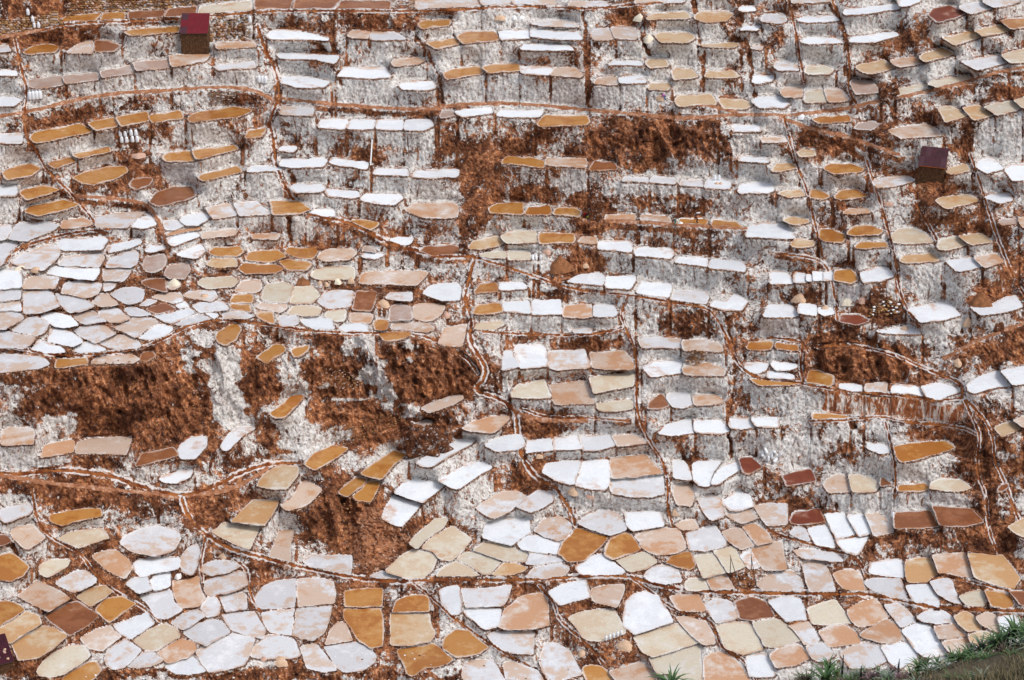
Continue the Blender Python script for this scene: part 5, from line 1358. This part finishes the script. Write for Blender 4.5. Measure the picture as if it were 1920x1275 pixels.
for k in range(9):
    L, lf = LUMPS[k % 6]; m = mpp(hb.location); x = random.uniform(-.1, .42)*66*m; y = .3+k*.29
    z = 22*m/math.cos(.58)+y*math.tan(R(16))+.12
    mw = hb.matrix_basis @ Vector((x, y, z)); s_ = random.uniform(.14, .24)
    o = meshobj('stone', [(a*s_, b*s_, c*s_*.7) for a, b, c in L], lf, (MHT['tan'], MHT['pink'], MSTONE3)[k % 3]); o.location = mw
    tag(o, f'{("uppermost","second highest","third highest","upper middle","middle","lower middle","third lowest","second lowest","lowest")[8-k]} loose stone on the plum sheet roof at bottom left', 'stone', 'stones weighing down the dark roof')

# ------------------------------------------------------------------ heaps
def heap(u, v, wpx, hpx, c, label, cat='salt heap', block=False):
    P = at(u, v); m = mpp(P); d = math.atan(float(ray(u, v)[2])); r = wpx*m/2*.86; h = hpx*m/math.cos(d)*.68
    if block:
        bm = bmesh.new(); bmesh.ops.create_icosphere(bm, subdivisions=4, radius=1); co = np.array([v_.co[:] for v_ in bm.verts]); fs = [tuple(q.index for q in f.verts) for f in bm.faces]; bm.free()
        co = np.sign(co)*np.abs(co)**.62; co[:, 2] = np.maximum(co[:, 2], -.4)
        w = co*[r, r*.8, h]; o_ = P.x
        nz = .34*vnoise(w[:, 0]*.8+o_, w[:, 1]*.8, w[:, 2]*.8)+.22*vnoise(w[:, 0]*2.2+o_, w[:, 1]*2.2, w[:, 2]*1.6)+.12*vnoise(w[:, 0]*5+o_, w[:, 1]*5, w[:, 2]*5)
        w = w*(1+nz[:, None]*.9)
        o = meshobj('earth_block', w, fs, MBLOCK); o.location = (P.x, P.y+r*.5, P.z+.1)
        return tag(o, label, cat)
    N, K = 22, 7; vs = []; fs = []; sd_ = random.random()*50
    for k in range(K+1):
        t = k/K; rr = r*(1.25-1.25*t)**1.0 if k else r*1.35
        if block: rr = r*(1.15-.3*t) if k < K else r*.45
        for a in range(N):
            th = 2*math.pi*a/N; w = 1+.12*math.sin(3*th+sd_)+.07*math.sin(7*th+sd_*2)+random.uniform(-.03, .03)
            z = h*((min(1, t*1.2) if block else t**.85))*(1-.06*random.random()) if k else -.35
            vs.append((rr*w*math.cos(th), rr*w*math.sin(th)*.9, z if k else -.4))
    for k in range(K):
        for a in range(N): fs.append((k*N+a, k*N+(a+1) % N, (k+1)*N+(a+1) % N, (k+1)*N+a))
    fs.append(tuple(K*N+a for a in range(N)))
    o = meshobj('salt_heap' if cat == 'salt heap' else 'earth_mound', vs, fs, MHT[c]); o.location = (P.x, P.y+r*.5, P.z); o.data.shade_smooth()
    return tag(o, label, cat)
HEAPS = """1590 568 22 15 cream|cream cone of salt on the ledge left of the rubble block
1618 563 24 14 pink|pinkish salt heap on the ledge touching the rubble block
1547 579 14 8 tan|small tan salt heap in a white ringed pan right of two pans
1501 563 27 20 tan|dusty tan salt heap leaning on the grey wall, right side terraces
1697 618 15 9 tan|small tan salt heap on the point of a white sliver pan
1796 682 18 13 tan|neat tan salt heap on the brown slope near the right edge
1669 382 20 9 pink|flat reddish heap under the big grey wall left of the plum hut
1815 608 17 20 tan|tall tan salt heap between two large white pans at right
1097 498 13 8 tan|tan salt heap on the white salty ledge under the rocky mound
1025 472 20 9 pink|pinkish salt heap beside the white sacks at upper centre
1011 855 13 9 tan|tan salt heap below the left end of the long white row
1078 922 27 12 tan|wide tan salt disc at the foot of the largest white pans
1106 930 15 8 pink|little pinkish heap right of the wide tan salt disc
1238 185 15 12 tan|tan salt heap beside the bending woman in purple
1200 36 20 15 cream|pale salt heap beside the top channel, centre right
1216 76 20 18 cream|pale salt heap left of the second yellow pan, top centre right
964 33 11 6 white|left one of two tiny pale salt heaps near the top centre
978 33 12 6 white|right one of two tiny pale salt heaps near the top centre
935 33 26 12 tan|tan salt heap under the top channel left of centre
38 505 24 8 cream|low cream salt heap at the left edge of the pale mosaic
66 506 16 7 tan|low tan salt heap beside the cream one at the left edge
326 534 22 16 cream|cream salt heap right of the brown brine pan, left centre
383 556 15 7 tan|small tan heap in the pinkish strip pan, left centre
567 534 28 20 brown|brown heap behind the pale pan beside the leaning channel
600 531 10 7 tan|first small beige salt heap on the ledge, left of the leaning channel
612 533 9 6 tan|tiny beige salt heap on the ledge front, left of the leaning channel
632 528 16 7 cream|low cream salt heap at the middle of the same ledge
658 527 12 10 tan|tan salt heap at the right end of the ledge by the channel
718 572 24 14 tan|tan salt heap on its white pedestal right of the pinkish pan
836 592 14 12 pink|pinkish salt heap left of the centre channel
392 1044 13 10 brown|brown salt heap, left one of the pair near the lower channel
419 1046 18 12 tan|tan salt heap, right one of the pair near the lower channel
332 1080 14 10 white|round white salt heap in the lower left mosaic
1267 962 15 13 tan|tan salt heap just left of the pale round pan, lower centre
1172 1214 30 15 tan|broad tan salt heap below the row of white sacks
1092 1226 18 8 tan|low tan salt heap on the brown island left of the broad one
494 1238 13 7 pink|small pinkish heap at the bottom edge below a pale pan
524 1242 30 9 tan|long tan salt heap on blue plastic at the bottom edge
1768 1246 14 9 tan|small tan heap above the spiky plants, bottom right
1505 220 16 8 white|white salt heap on the path junction, upper right
1344 345 8 5 tan|left tiny tan heap on the white ledge under the brown slope
1351 345 8 5 tan|right tiny tan heap on the white ledge under the brown slope
260 290 34 6 pink|flat topped tan mound at upper left below the paired sacks""".split('\n')
for l in HEAPS:
    a, lab = l.split('|'); t = a.split(); heap(*map(float, t[:4]), t[4], lab)
heap(1840, 573, 38, 36, 'brown', 'conical dark brown earth mound standing behind a white pan at right', 'earth mound')
heap(1050, 505, 44, 34, 'brown', 'flat topped brown rocky mound above the long central path', 'earth mound')

heap(1668, 187, 40, 34, 'brown', 'squat brown earth block beside the path above the tan dry pan', 'earth block', True)
heap(1116, 412, 34, 66, 'brown', 'tall rugged brown earth pillar behind the crouching person in red', 'earth block', True)
heap(884, 428, 26, 40, 'brown', 'dark brown earth pillar right of the big oval pan, upper centre', 'earth block', True)
heap(870, 476, 22, 34, 'brown', 'small brown earth pillar at the tip of the dark pan by the channel', 'earth block', True)
heap(800, 850, 84, 56, 'brown', 'big brown earth block right of the orange strips under the crag', 'earth block', True)
heap(1645, 568, 34, 28, 'brown', 'dark brown earth block behind the white stones of the rubble', 'earth block', True)
heap(1873, 620, 20, 16, 'brown', 'little brown earth block near the right edge above the dark slope', 'earth block', True)

# ------------------------------------------------------------------ salt sacks
def sackmesh():
    prof = [(0, -.02), (.21, 0), (.25, .12), (.25, .45), (.235, .72), (.19, .86), (.10, .93), (.07, .97)]
    N = 12; vs = []; fs = []
    for r_, z in prof:
        for a in range(N):
            th = 2*math.pi*a/N; w = 1+.05*math.sin(4*th+z*7); vs.append((r_*w*math.cos(th), r_*.8*w*math.sin(th), z))
    for k in range(len(prof)-1):
        for a in range(N): fs.append((k*N+a, k*N+(a+1) % N, (k+1)*N+(a+1) % N, (k+1)*N+a))
    top = [(.07, .97), (.13, 1.05), (.12, 1.08), (.02, 1.03)]; tv = []; tf = []
    for r_, z in top:
        for a in range(N):
            th = 2*math.pi*a/N; w = 1+.25*math.sin(3*th); tv.append((r_*w*math.cos(th), r_*.6*w*math.sin(th), z))
    for k in range(3):
        for a in range(N): tf.append((k*N+a, k*N+(a+1) % N, (k+1)*N+(a+1) % N, (k+1)*N+a))
    return vs, fs, tv, tf
_sv, _sf, _tv, _tf = sackmesh()
_sm = bpy.data.meshes.new('sack_body'); _sm.from_pydata(_sv, [], _sf); _sm.shade_smooth(); _sm.materials.append(MSACK)
_tm = bpy.data.meshes.new('sack_top'); _tm.from_pydata(_tv, [], _tf); _tm.materials.append(MSACKT)
def sack(u, v, hpx, label, group, dz=0, lie=0, yaw=0):
    P = at(u, v); m = mpp(P); s = hpx*m/1.08
    r = empty('salt_sack', P+Vector((0, -.15, dz))); r.scale = (s*1.05, s*1.05, s); r.rotation_euler = (lie, 0, yaw)
    tag(r, label, 'sack', group)
    for nm, me in (('sack_body', _sm), ('tied_top', _tm)):
        o = bpy.data.objects.new(nm, me); COL.objects.link(o); o.parent = r
G = 'white salt sacks'
sack(53, 28, 13, 'single white sack standing on top of the ochre wall, top left corner', G)
sack(62, 41, 12, 'white sack leaning on the ochre wall, behind two lower ones', G)
sack(65, 52, 11, 'white sack at the foot of the ochre wall, left one of two', G)
sack(73, 52, 12, 'white sack at the foot of the ochre wall, right one of two', G)
for k, nm in enumerate(('leftmost', 'second', 'third', 'rightmost')): sack(57+k*6.3, 186-k*.5, 17, f'{nm} of the four upright white sacks below the greige pans at left', G)
for k, (u, v) in enumerate(((229, 267), (238, 267), (249, 266), (258, 266))):
    nm = ('leftmost', 'second', 'third', 'rightmost')[k]
    sack(u, v, 13.5, f'{nm} lower sack of the stacked white sacks above the flat mound', G)
    sack(u-2, v-5, 13, f'{nm} upper sack of the stacked white sacks above the flat mound', G, dz=.75)
for k, nm in enumerate(('leftmost', 'middle', 'rightmost')): sack(486+k*6, 154+k*.6, 15, f'{nm} of three white sacks left of the zigzag channel', G)
sack(469, 42, 14, 'lone white sack against the stone wall right of the red hut', G)
sack(1340, 337, 11, 'left of two white sacks on the ledge under the brown slope', G)
sack(1348, 337, 11, 'right of two white sacks on the ledge under the brown slope', G)
for k, nm in enumerate(('leftmost', 'middle', 'rightmost')): sack(999+k*7, 487-k*.5, 11, f'{nm} of three slumped white sacks beside the pinkish heap, upper centre', G, lie=-.5+.3*k, yaw=k)
for k in range(5): sack(1136+k*7.2, 1200-k*2.6, 12, f'{("leftmost","second","middle","fourth","rightmost")[k]} of five white sacks lined up beside the cream green pan', G)
for k, (u, v) in enumerate(((1430, 858), (1438, 852), (1446, 860), (1453, 850), (1460, 858), (1440, 866), (1450, 868))):
    sack(u, v, 13, f'white sack lying in the heap beside the dark square pan, {("leftmost","upper left","central","topmost","rightmost","lower left","lowest")[k]}', G, dz=.25, lie=R(-60+30*(k % 3)), yaw=k*.9)
sack(1673, 968, 11, 'lone white sack in the gully above the brown pans at right', G)
sack(1306, 402, 8, 'small white bundle lying on the bank behind the dark clothed worker', G, dz=.3, lie=R(75), yaw=1.2)

# ------------------------------------------------------------------ pipe and leaning poles
def tube(name, pts, r, mat, parent=None, n=8):
    vs, fs = [], []
    for k, p in enumerate(pts):
        p = Vector(p); d = (Vector(pts[min(k+1, len(pts)-1)])-Vector(pts[max(k-1, 0)])).normalized()
        a = d.orthogonal().normalized(); b = d.cross(a); rr = r[k] if isinstance(r, (list, tuple)) else r
        for q in range(n): vs.append(p+a*rr*math.cos(2*math.pi*q/n)+b*rr*math.sin(2*math.pi*q/n))
    for k in range(len(pts)-1):
        for q in range(n): fs.append((k*n+q, k*n+(q+1) % n, (k+1)*n+(q+1) % n, (k+1)*n+q))
    fs.append(tuple(range(n))[::-1]); fs.append(tuple((len(pts)-1)*n+q for q in range(n)))
    return meshobj(name, vs, fs, mat, parent)
Pt, Pb = at(698, 262), at(695, 308)
o = tube('drain_pipe', [Pt+Vector((0, -.5, .2)), Pt+Vector((0, -.9, -.2)), Pb+Vector((0, -.6, 0))], .13, MPIPE)
tag(o, 'slim white drain pipe running down the grey wall under the white row', 'pipe')
def pole_pair(fa, fb, ap, label):
    A, Bq = at(*fa), at(*fb); hx_, hy_, td_ = ray(*ap); r_ = math.hypot((A.x+Bq.x)/2, (A.y+Bq.y)/2)
    T = Vector((float(hx_)*r_, float(hy_)*r_, CH-r_*float(td_))); root = empty('pole_frame', A); tag(root, label, 'poles')
    for q in (A, Bq):
        e = (T-q).normalized()*.5; o = tube('pole', [q-A-Vector((0, 0, .3)), T-A+e*(.8 if q is Bq else 0)], [.075, .045], MWOOD, root)
pole_pair((1369, 1080), (1388, 1101), (1370, 1045), 'two thin dark poles tied at the top, left frame on the brown island')
pole_pair((1409, 1068), (1419, 1102), (1409, 1045), 'two thin dark poles tied at the top, right frame on the brown island')

# ------------------------------------------------------------------ people
def cmat(name, c): return simple(name, c, .12, 8, .85, .1)
MSKIN = cmat('skin', (.30, .15, .09)); MHAIR = cmat('black_hair', (.012, .01, .01))
def skin(name, pts, edges, rad, mat, parent, sub=2):
    me = bpy.data.meshes.new(name); me.from_pydata(pts, edges, []); o = bpy.data.objects.new(name, me); COL.objects.link(o)
    sm_ = o.modifiers.new('skin', 'SKIN'); o.modifiers.new('sub', 'SUBSURF').levels = sub
    for k, r_ in enumerate(rad): me.skin_vertices[0].data[k].radius = (r_, r_)
    me.skin_vertices[0].data[0].use_root = True
    dg = bpy.context.evaluated_depsgraph_get(); nm_ = bpy.data.meshes.new_from_object(o.evaluated_get(dg))
    bpy.data.objects.remove(o); nm_.name = name; nm_.materials.clear(); nm_.materials.append(mat); nm_.shade_smooth()
    o = bpy.data.objects.new(name, nm_); COL.objects.link(o); o.parent = parent; return o
def person(u, v, yaw, lean, crouch, coat, legs, hat, label, skirt=False):
    """figure facing -X before yaw; lean = forward bend of the trunk, crouch = how far the hips drop"""
    P = at(u, v); root = empty('person', P, yaw); tag(root, label, 'person')
    hz = .92-crouch*.45; hip = Vector((0, 0, hz)); f = Vector((-1, 0, 0))
    tr = (f*math.sin(lean)+Vector((0, 0, 1))*math.cos(lean)); ch = hip+tr*.34; nk = hip+tr*.52; hd = nk+(f*.25+tr).normalized()*.17
    pts = [hip, ch, nk, hd, hd+(tr*.07)]; ed = [(0, 1), (1, 2), (2, 3), (3, 4)]; rad = [.14, .15, .06, .1, .08]
    arms = []
    for s_ in (-1, 1):
        sh = hip+tr*.47+Vector((0, s_*.19, 0)); el = sh+Vector((-.10, s_*.05, -.27)); wr = el+Vector((-.18, -s_*.03, -.16)); ha = wr+Vector((-.05, 0, -.06))
        b = len(pts); pts += [sh, el, wr, ha]; ed += [(1, b), (b, b+1), (b+1, b+2), (b+2, b+3)]; rad += [.06, .045, .032, .04]; arms.append((sh, el, wr))
        for k in range(4):
            pts.append(ha+Vector((-.05-.01*(k % 2), (k-1.5)*.022, -.05))); ed.append((b+3, len(pts)-1)); rad.append(.011)
        pts.append(ha+Vector((-.01, -s_*.05, -.03))); ed.append((b+3, len(pts)-1)); rad.append(.012)
    lg = []
    for s_ in (-1, 1):
        hj = hip+Vector((0, s_*.09, -.05)); ft = Vector((.05+.12*(s_ > 0), s_*.12, .05)); kn = (hj+ft)/2+Vector((-.08-.35*crouch, s_*.02, .02))
        b = len(pts); pts += [hj, kn, ft, ft+Vector((-.17, 0, -.02))]; ed += [(0, b), (b, b+1), (b+1, b+2), (b+2, b+3)]; rad += [.085, .06, .045, .04]; lg.append((hj, kn, ft))
    skin('body', [tuple(p) for p in pts], ed, rad, MSKIN, root)
    cp = [hip+tr*.02, ch, nk-tr*.03]; ce = [(0, 1), (1, 2)]; cr_ = [.165, .18, .09]
    for sh, el, wr in arms:
        b = len(cp); cp += [sh, el, wr]; ce += [(1, b), (b, b+1), (b+1, b+2)]; cr_ += [.085, .068, .055]
    skin('jacket', [tuple(p) for p in cp], ce, cr_, coat, root)
    if skirt:
        N = 16; vs = []; fs = []
        for r_, z in ((.17, hz+.06), (.26, hz-.2), (.32, .3)):
            for a in range(N): vs.append((r_*math.cos(a*2*math.pi/N), r_*(1+.1*(a % 2))*math.sin(a*2*math.pi/N), z))
        for k in range(2):
            for a in range(N): fs.append((k*N+a, k*N+(a+1) % N, (k+1)*N+(a+1) % N, (k+1)*N+a))
        meshobj('skirt', vs, fs, legs, root, True)
    else:
        cp = [tuple(hip)]; ce = []; cr_ = [.15]
        for hj, kn, ft in lg:
            b = len(cp); cp += [tuple(hj), tuple(kn), tuple(ft+Vector((0, 0, .04)))]; ce += [(0, b), (b, b+1), (b+1, b+2)]; cr_ += [.105, .085, .07]
        skin('trousers', cp, ce, cr_, legs, root)
    N = 16; vs = []; fs = []
    for r_, z in ((.21 if hat else .115, -.02), (.12, .03), (.105, .10), (.06, .14)):
        for a in range(N):
            q = hd+tr*(z+.03); e1 = tr.orthogonal().normalized(); e2 = tr.cross(e1); vs.append(tuple(q+e1*r_*math.cos(a*2*math.pi/N)+e2*r_*math.sin(a*2*math.pi/N)))
    for k in range(3):
        for a in range(N): fs.append((k*N+a, k*N+(a+1) % N, (k+1)*N+(a+1) % N, (k+1)*N+a))
    fs.append(tuple(3*N+a for a in range(N)))
    meshobj('hat' if hat else 'hair', vs, fs, hat or MHAIR, root, True)
    return root
person(1247, 188, 0, R(60), .1, cmat('purple_cloth', (.50, .12, .48)), cmat('blue_cloth', (.03, .13, .30)), None, 'person in a purple top and blue trousers bending over a tan salt heap')
person(1266, 421, math.pi, R(70), .3, cmat('pale_mint_cloth', (.66, .78, .72)), cmat('teal_cloth', (.0, .16, .14)), cmat('pale_hat', (.7, .74, .72)), 'person in pale mint top and teal trousers bending over salt in the terrace', )
person(1307, 419, 0, R(25), .15, cmat('dark_maroon_cloth', (.10, .012, .02)), cmat('black_cloth', (.008, .008, .014)), cmat('navy_hat', (.01, .012, .03)), 'person in dark red sleeves and black trousers standing in the ochre pan')
person(1101, 406, 0, R(75), .9, cmat('red_cloth', (.55, .002, .008)), cmat('dark_cloth', (.02, .015, .03)), cmat('red_hat', (.35, .0, .01)), 'crouching person in a bright red top beside the dark brown boulder')
heap(1276, 420, 11, 6, 'white', 'little white salt heap being gathered by the worker in mint')
P = at(1103, 407); o = meshobj('bundle', [tuple(x*.26) for x in map(Vector, LUMPS[2][0])], LUMPS[2][1], cmat('lime_cloth', (.55, .62, .03)), smooth=True)
o.location = P+Vector((0, -.45, .2)); o.scale = (1.5, .8, .7); tag(o, 'small lime yellow bundle at the feet of the crouching person in red', 'bundle')

# ------------------------------------------------------------------ the near bank with spiky plants (foreground, bottom right)
MBANK = simple('dry_bank_soil', (.09, .07, .042), .5, .9, .95, .8)
edge_px = [(1060, 1345), (1150, 1315), (1260, 1300), (1400, 1294), (1480, 1288), (1560, 1282), (1640, 1280), (1720, 1272), (1790, 1256), (1850, 1238), (1920, 1218), (2000, 1194), (2120, 1150)]
def ray3(u, v, t):
    a, b, td_ = ray(u, v); d = Vector((float(a), float(b), -float(td_))).normalized(); return Vector((0, 0, CH))+d*t
eu = np.array([e[0] for e in edge_px], float); ev = np.array([e[1] for e in edge_px], float)
nu_, rows = 90, 26; vs = []; bankf = []
for j in range(rows+1):
    for i in range(nu_+1):
        u = 1060+(2120-1060)*i/nu_; ve = float(np.interp(u, eu, ev)); t = j/rows
        if j == 0: q = ray3(u, ve, 46)-Vector((0, -4, 9))
        else:
            tt = (j-1)/(rows-1); q = ray3(u, ve+tt*520, 45-24*tt)
            q += Vector((0, 0, .35*float(vnoise(np.array([q.x*.5]), np.array([q.y*.5]), np.array([3.]))[0])+.1*random.random()*(j > 1)))
        vs.append(tuple(q))
for j in range(rows):
    for i in range(nu_):
        k0 = j*(nu_+1)+i; bankf.append((k0, k0+nu_+1, k0+nu_+2, k0+1))
bank = tag(meshobj('grassy_bank', vs, bankf, MBANK, smooth=True), kind='structure')
def bankpt(u, dv):
    ve = float(np.interp(u, eu, ev)); tt = dv/520; return ray3(u, ve+dv, 45-24*tt)
gk = NT('dry_grass', .8); inf = gk.attr('pr')
MGRASS = gk.out(gk.ramp(inf, [(.0, (.03, .035, .014)), (.4, (.10, .085, .04)), (1.0, (.30, .24, .14))]))
gv, gf, gp = [], [], []
for k in range(26000):
    u = random.uniform(1390, 2080); dv = random.random()**1.3*150; p = bankpt(u, dv)
    if u < 1480 and random.random() < .6: continue
    a = random.uniform(0, 6.28); L = random.uniform(.1, .26)+.25*min(1, dv/60)*random.random(); d = Vector((math.cos(a), math.sin(a), 0)); s_ = d.cross(Vector((0, 0, 1)))*.011
    q1 = p+Vector((0, 0, L*.6))+d*L*.15; q2 = p+Vector((0, 0, L))+d*L*.5; b = len(gv)
    gv += [tuple(p-s_-Vector((0, 0, .1))), tuple(p+s_-Vector((0, 0, .1))), tuple(q1+s_*.7), tuple(q1-s_*.7), tuple(q2)]
    gf += [(b, b+1, b+2, b+3), (b+3, b+2, b+4)]; gp += [random.random()]*5
o = meshobj('dry_grass', gv, gf, MGRASS); setattr_f(o.data, 'pr', gp)
tag(o, 'dry olive and straw coloured grass covering the near bank at bottom right', 'grass', kind='stuff')
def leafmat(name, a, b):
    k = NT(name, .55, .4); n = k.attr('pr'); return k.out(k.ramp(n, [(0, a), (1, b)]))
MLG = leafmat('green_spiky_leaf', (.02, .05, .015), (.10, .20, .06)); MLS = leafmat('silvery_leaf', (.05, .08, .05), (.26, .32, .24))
MLP = leafmat('purplish_leaf', (.05, .02, .03), (.22, .12, .14)); MLD = leafmat('dry_brown_leaf', (.02, .014, .01), (.09, .06, .035))
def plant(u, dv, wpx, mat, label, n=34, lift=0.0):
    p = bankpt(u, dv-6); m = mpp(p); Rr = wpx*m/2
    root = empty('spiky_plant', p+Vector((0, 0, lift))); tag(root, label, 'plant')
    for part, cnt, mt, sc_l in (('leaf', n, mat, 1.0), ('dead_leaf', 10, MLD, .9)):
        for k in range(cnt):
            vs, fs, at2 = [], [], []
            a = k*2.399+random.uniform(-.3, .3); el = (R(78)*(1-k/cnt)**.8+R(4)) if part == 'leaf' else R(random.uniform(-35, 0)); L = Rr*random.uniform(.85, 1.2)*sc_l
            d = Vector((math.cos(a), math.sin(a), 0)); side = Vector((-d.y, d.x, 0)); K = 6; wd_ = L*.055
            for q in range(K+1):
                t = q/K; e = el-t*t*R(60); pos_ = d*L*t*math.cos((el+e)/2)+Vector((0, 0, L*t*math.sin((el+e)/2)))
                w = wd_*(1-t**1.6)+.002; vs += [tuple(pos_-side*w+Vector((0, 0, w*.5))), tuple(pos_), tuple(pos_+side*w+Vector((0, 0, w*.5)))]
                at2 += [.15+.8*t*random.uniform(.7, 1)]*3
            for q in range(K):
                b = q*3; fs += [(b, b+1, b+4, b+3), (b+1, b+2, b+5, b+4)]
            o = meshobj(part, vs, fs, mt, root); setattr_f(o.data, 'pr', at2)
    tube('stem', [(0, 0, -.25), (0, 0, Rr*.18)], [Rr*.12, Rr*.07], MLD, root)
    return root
PL = [(1258, 4, 92, MLG, 'lone dark green spiky rosette at the bottom edge, centre right', .1), (1553, -10, 56, MLG, 'bright green spiky rosette high on the bank, left of the dark spike', .16), (1548, 12, 90, MLG, 'largest bright green spiky rosette, low at the left of the bank', .1),
      (1604, 4, 46, MLS, 'small silvery rosette right of the largest green rosette', .1), (1632, 12, 60, MLP, 'purplish spiky rosette in the middle of the bottom row', .1), (1662, 14, 62, MLS, 'silvery spiky rosette in the middle of the bottom row', .08),
      (1690, 16, 50, MLP, 'small purple leaved rosette right of the silvery one', .06), (1722, 0, 58, MLG, 'dark arching rosette on the bank edge under the tan heap', .12), (1512, 8, 60, MLD, 'withered brown rosette at the left end of the bank', .06),
      (1580, 22, 50, MLP, 'low purplish rosette beside the largest green one', .04), (1800, 2, 64, MLG, 'green rosette on the bank right of the tan heap', .12), (1838, -6, 62, MLS, 'silvery green rosette at the middle of the right hand clump', .16),
      (1868, -2, 74, MLG, 'bright green rosette in front of the right hand clump', .18), (1900, -8, 84, MLG, 'tall dark green rosette near the right edge of the frame', .22), (1930, 2, 80, MLG, 'green rosette cut by the right edge of the frame', .2),
      (1880, 14, 60, MLD, 'withered rosette under the bright green one at right', .08), (1770, 10, 56, MLS, 'low silvery rosette below the tan heap on the bank', .06), (1850, 18, 60, MLG, 'low dark green rosette in the grass at right', .08),
      (1476, 14, 44, MLD, 'small withered rosette at the far left of the bank', .04), (1945, 22, 70, MLS, 'silvery rosette at the right edge low in the grass', .08)]
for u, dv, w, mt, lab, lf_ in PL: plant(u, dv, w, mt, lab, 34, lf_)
EX = [(1530, 20, 50, MLS), (1500, 2, 44, MLG), (1566, -2, 44, MLG), (1592, 12, 48, MLG), (1618, -4, 40, MLG), (1646, 0, 44, MLG), (1672, -4, 40, MLP), (1706, 8, 46, MLG), (1740, 10, 50, MLS), (1756, -2, 50, MLG), (1784, -6, 54, MLG), (1816, -8, 56, MLG), (1826, 10, 50, MLG), (1858, -12, 60, MLG), (1884, -16, 66, MLG), (1912, 6, 60, MLS), (1915, -20, 70, MLG), (1790, 16, 44, MLD), (1895, 22, 50, MLG), (1735, -8, 44, MLD)]
NM = {id(MLS): 'silvery', id(MLG): 'dark green', id(MLP): 'purplish', id(MLD): 'withered'}
EX.sort(key=lambda e: e[0])
ORD = 'first second third fourth fifth sixth seventh eighth ninth tenth eleventh twelfth thirteenth fourteenth'.split()
cn = {}
for u, dv, w, mt in EX:
    k = NM[id(mt)]; cn[k] = cn.get(k, 0)+1
    plant(u, dv, w, mt, f'{ORD[cn[k]-1]} {k} tuft from the left among the small tufts on the bank', 26, .08)
for k in range(13):
    u = 1500+k*35+random.uniform(-9, 9); mt = (MLG, MLG, MLS, MLD)[k % 4]
    plant(u, random.uniform(22, 30)+(u > 1750)*random.uniform(5, 18), random.uniform(44, 62), mt, f'{NM[id(mt)]} low tuft half sunk in the grass, {(ORD+["fifteenth"])[k]} from left in that row', 22, .03)
def spike(u, dv, hpx, label):
    p = bankpt(u, dv); m = mpp(p); h = hpx*m; root = empty('dead_flower_spike', p); tag(root, label, 'dead plant')
    tube('stalk', [(0, 0, -.2), (.01, 0, h*.5), (0, 0, h)], [.02, .016, .005], MLD, root, 6)
    vs, fs = [], []
    for k in range(140):
        z = h*random.uniform(.25, 1); a = random.uniform(0, 6.28); L = .075*(1.15-z/h); d = Vector((math.cos(a), math.sin(a), .7)); s_ = Vector((-d.y, d.x, 0))*.012
        q = Vector((0, 0, z)); b = len(vs); vs += [tuple(q-s_), tuple(q+s_), tuple(q+d*L)]; fs.append((b, b+1, b+2))
    tag(meshobj('seed_heads', vs, fs, MLD, root), kind='stuff')
spike(1577, 0, 62, 'thick dark dead flower spike left of centre on the bank')
spike(1682, 4, 50, 'thin dead flower stalk in the middle of the bank'); spike(1612, 6, 44, 'short thin dead stalk just right of the thick dark spike')
spike(1888, -8, 46, 'thin dead flower stalk rising from the right hand clump')
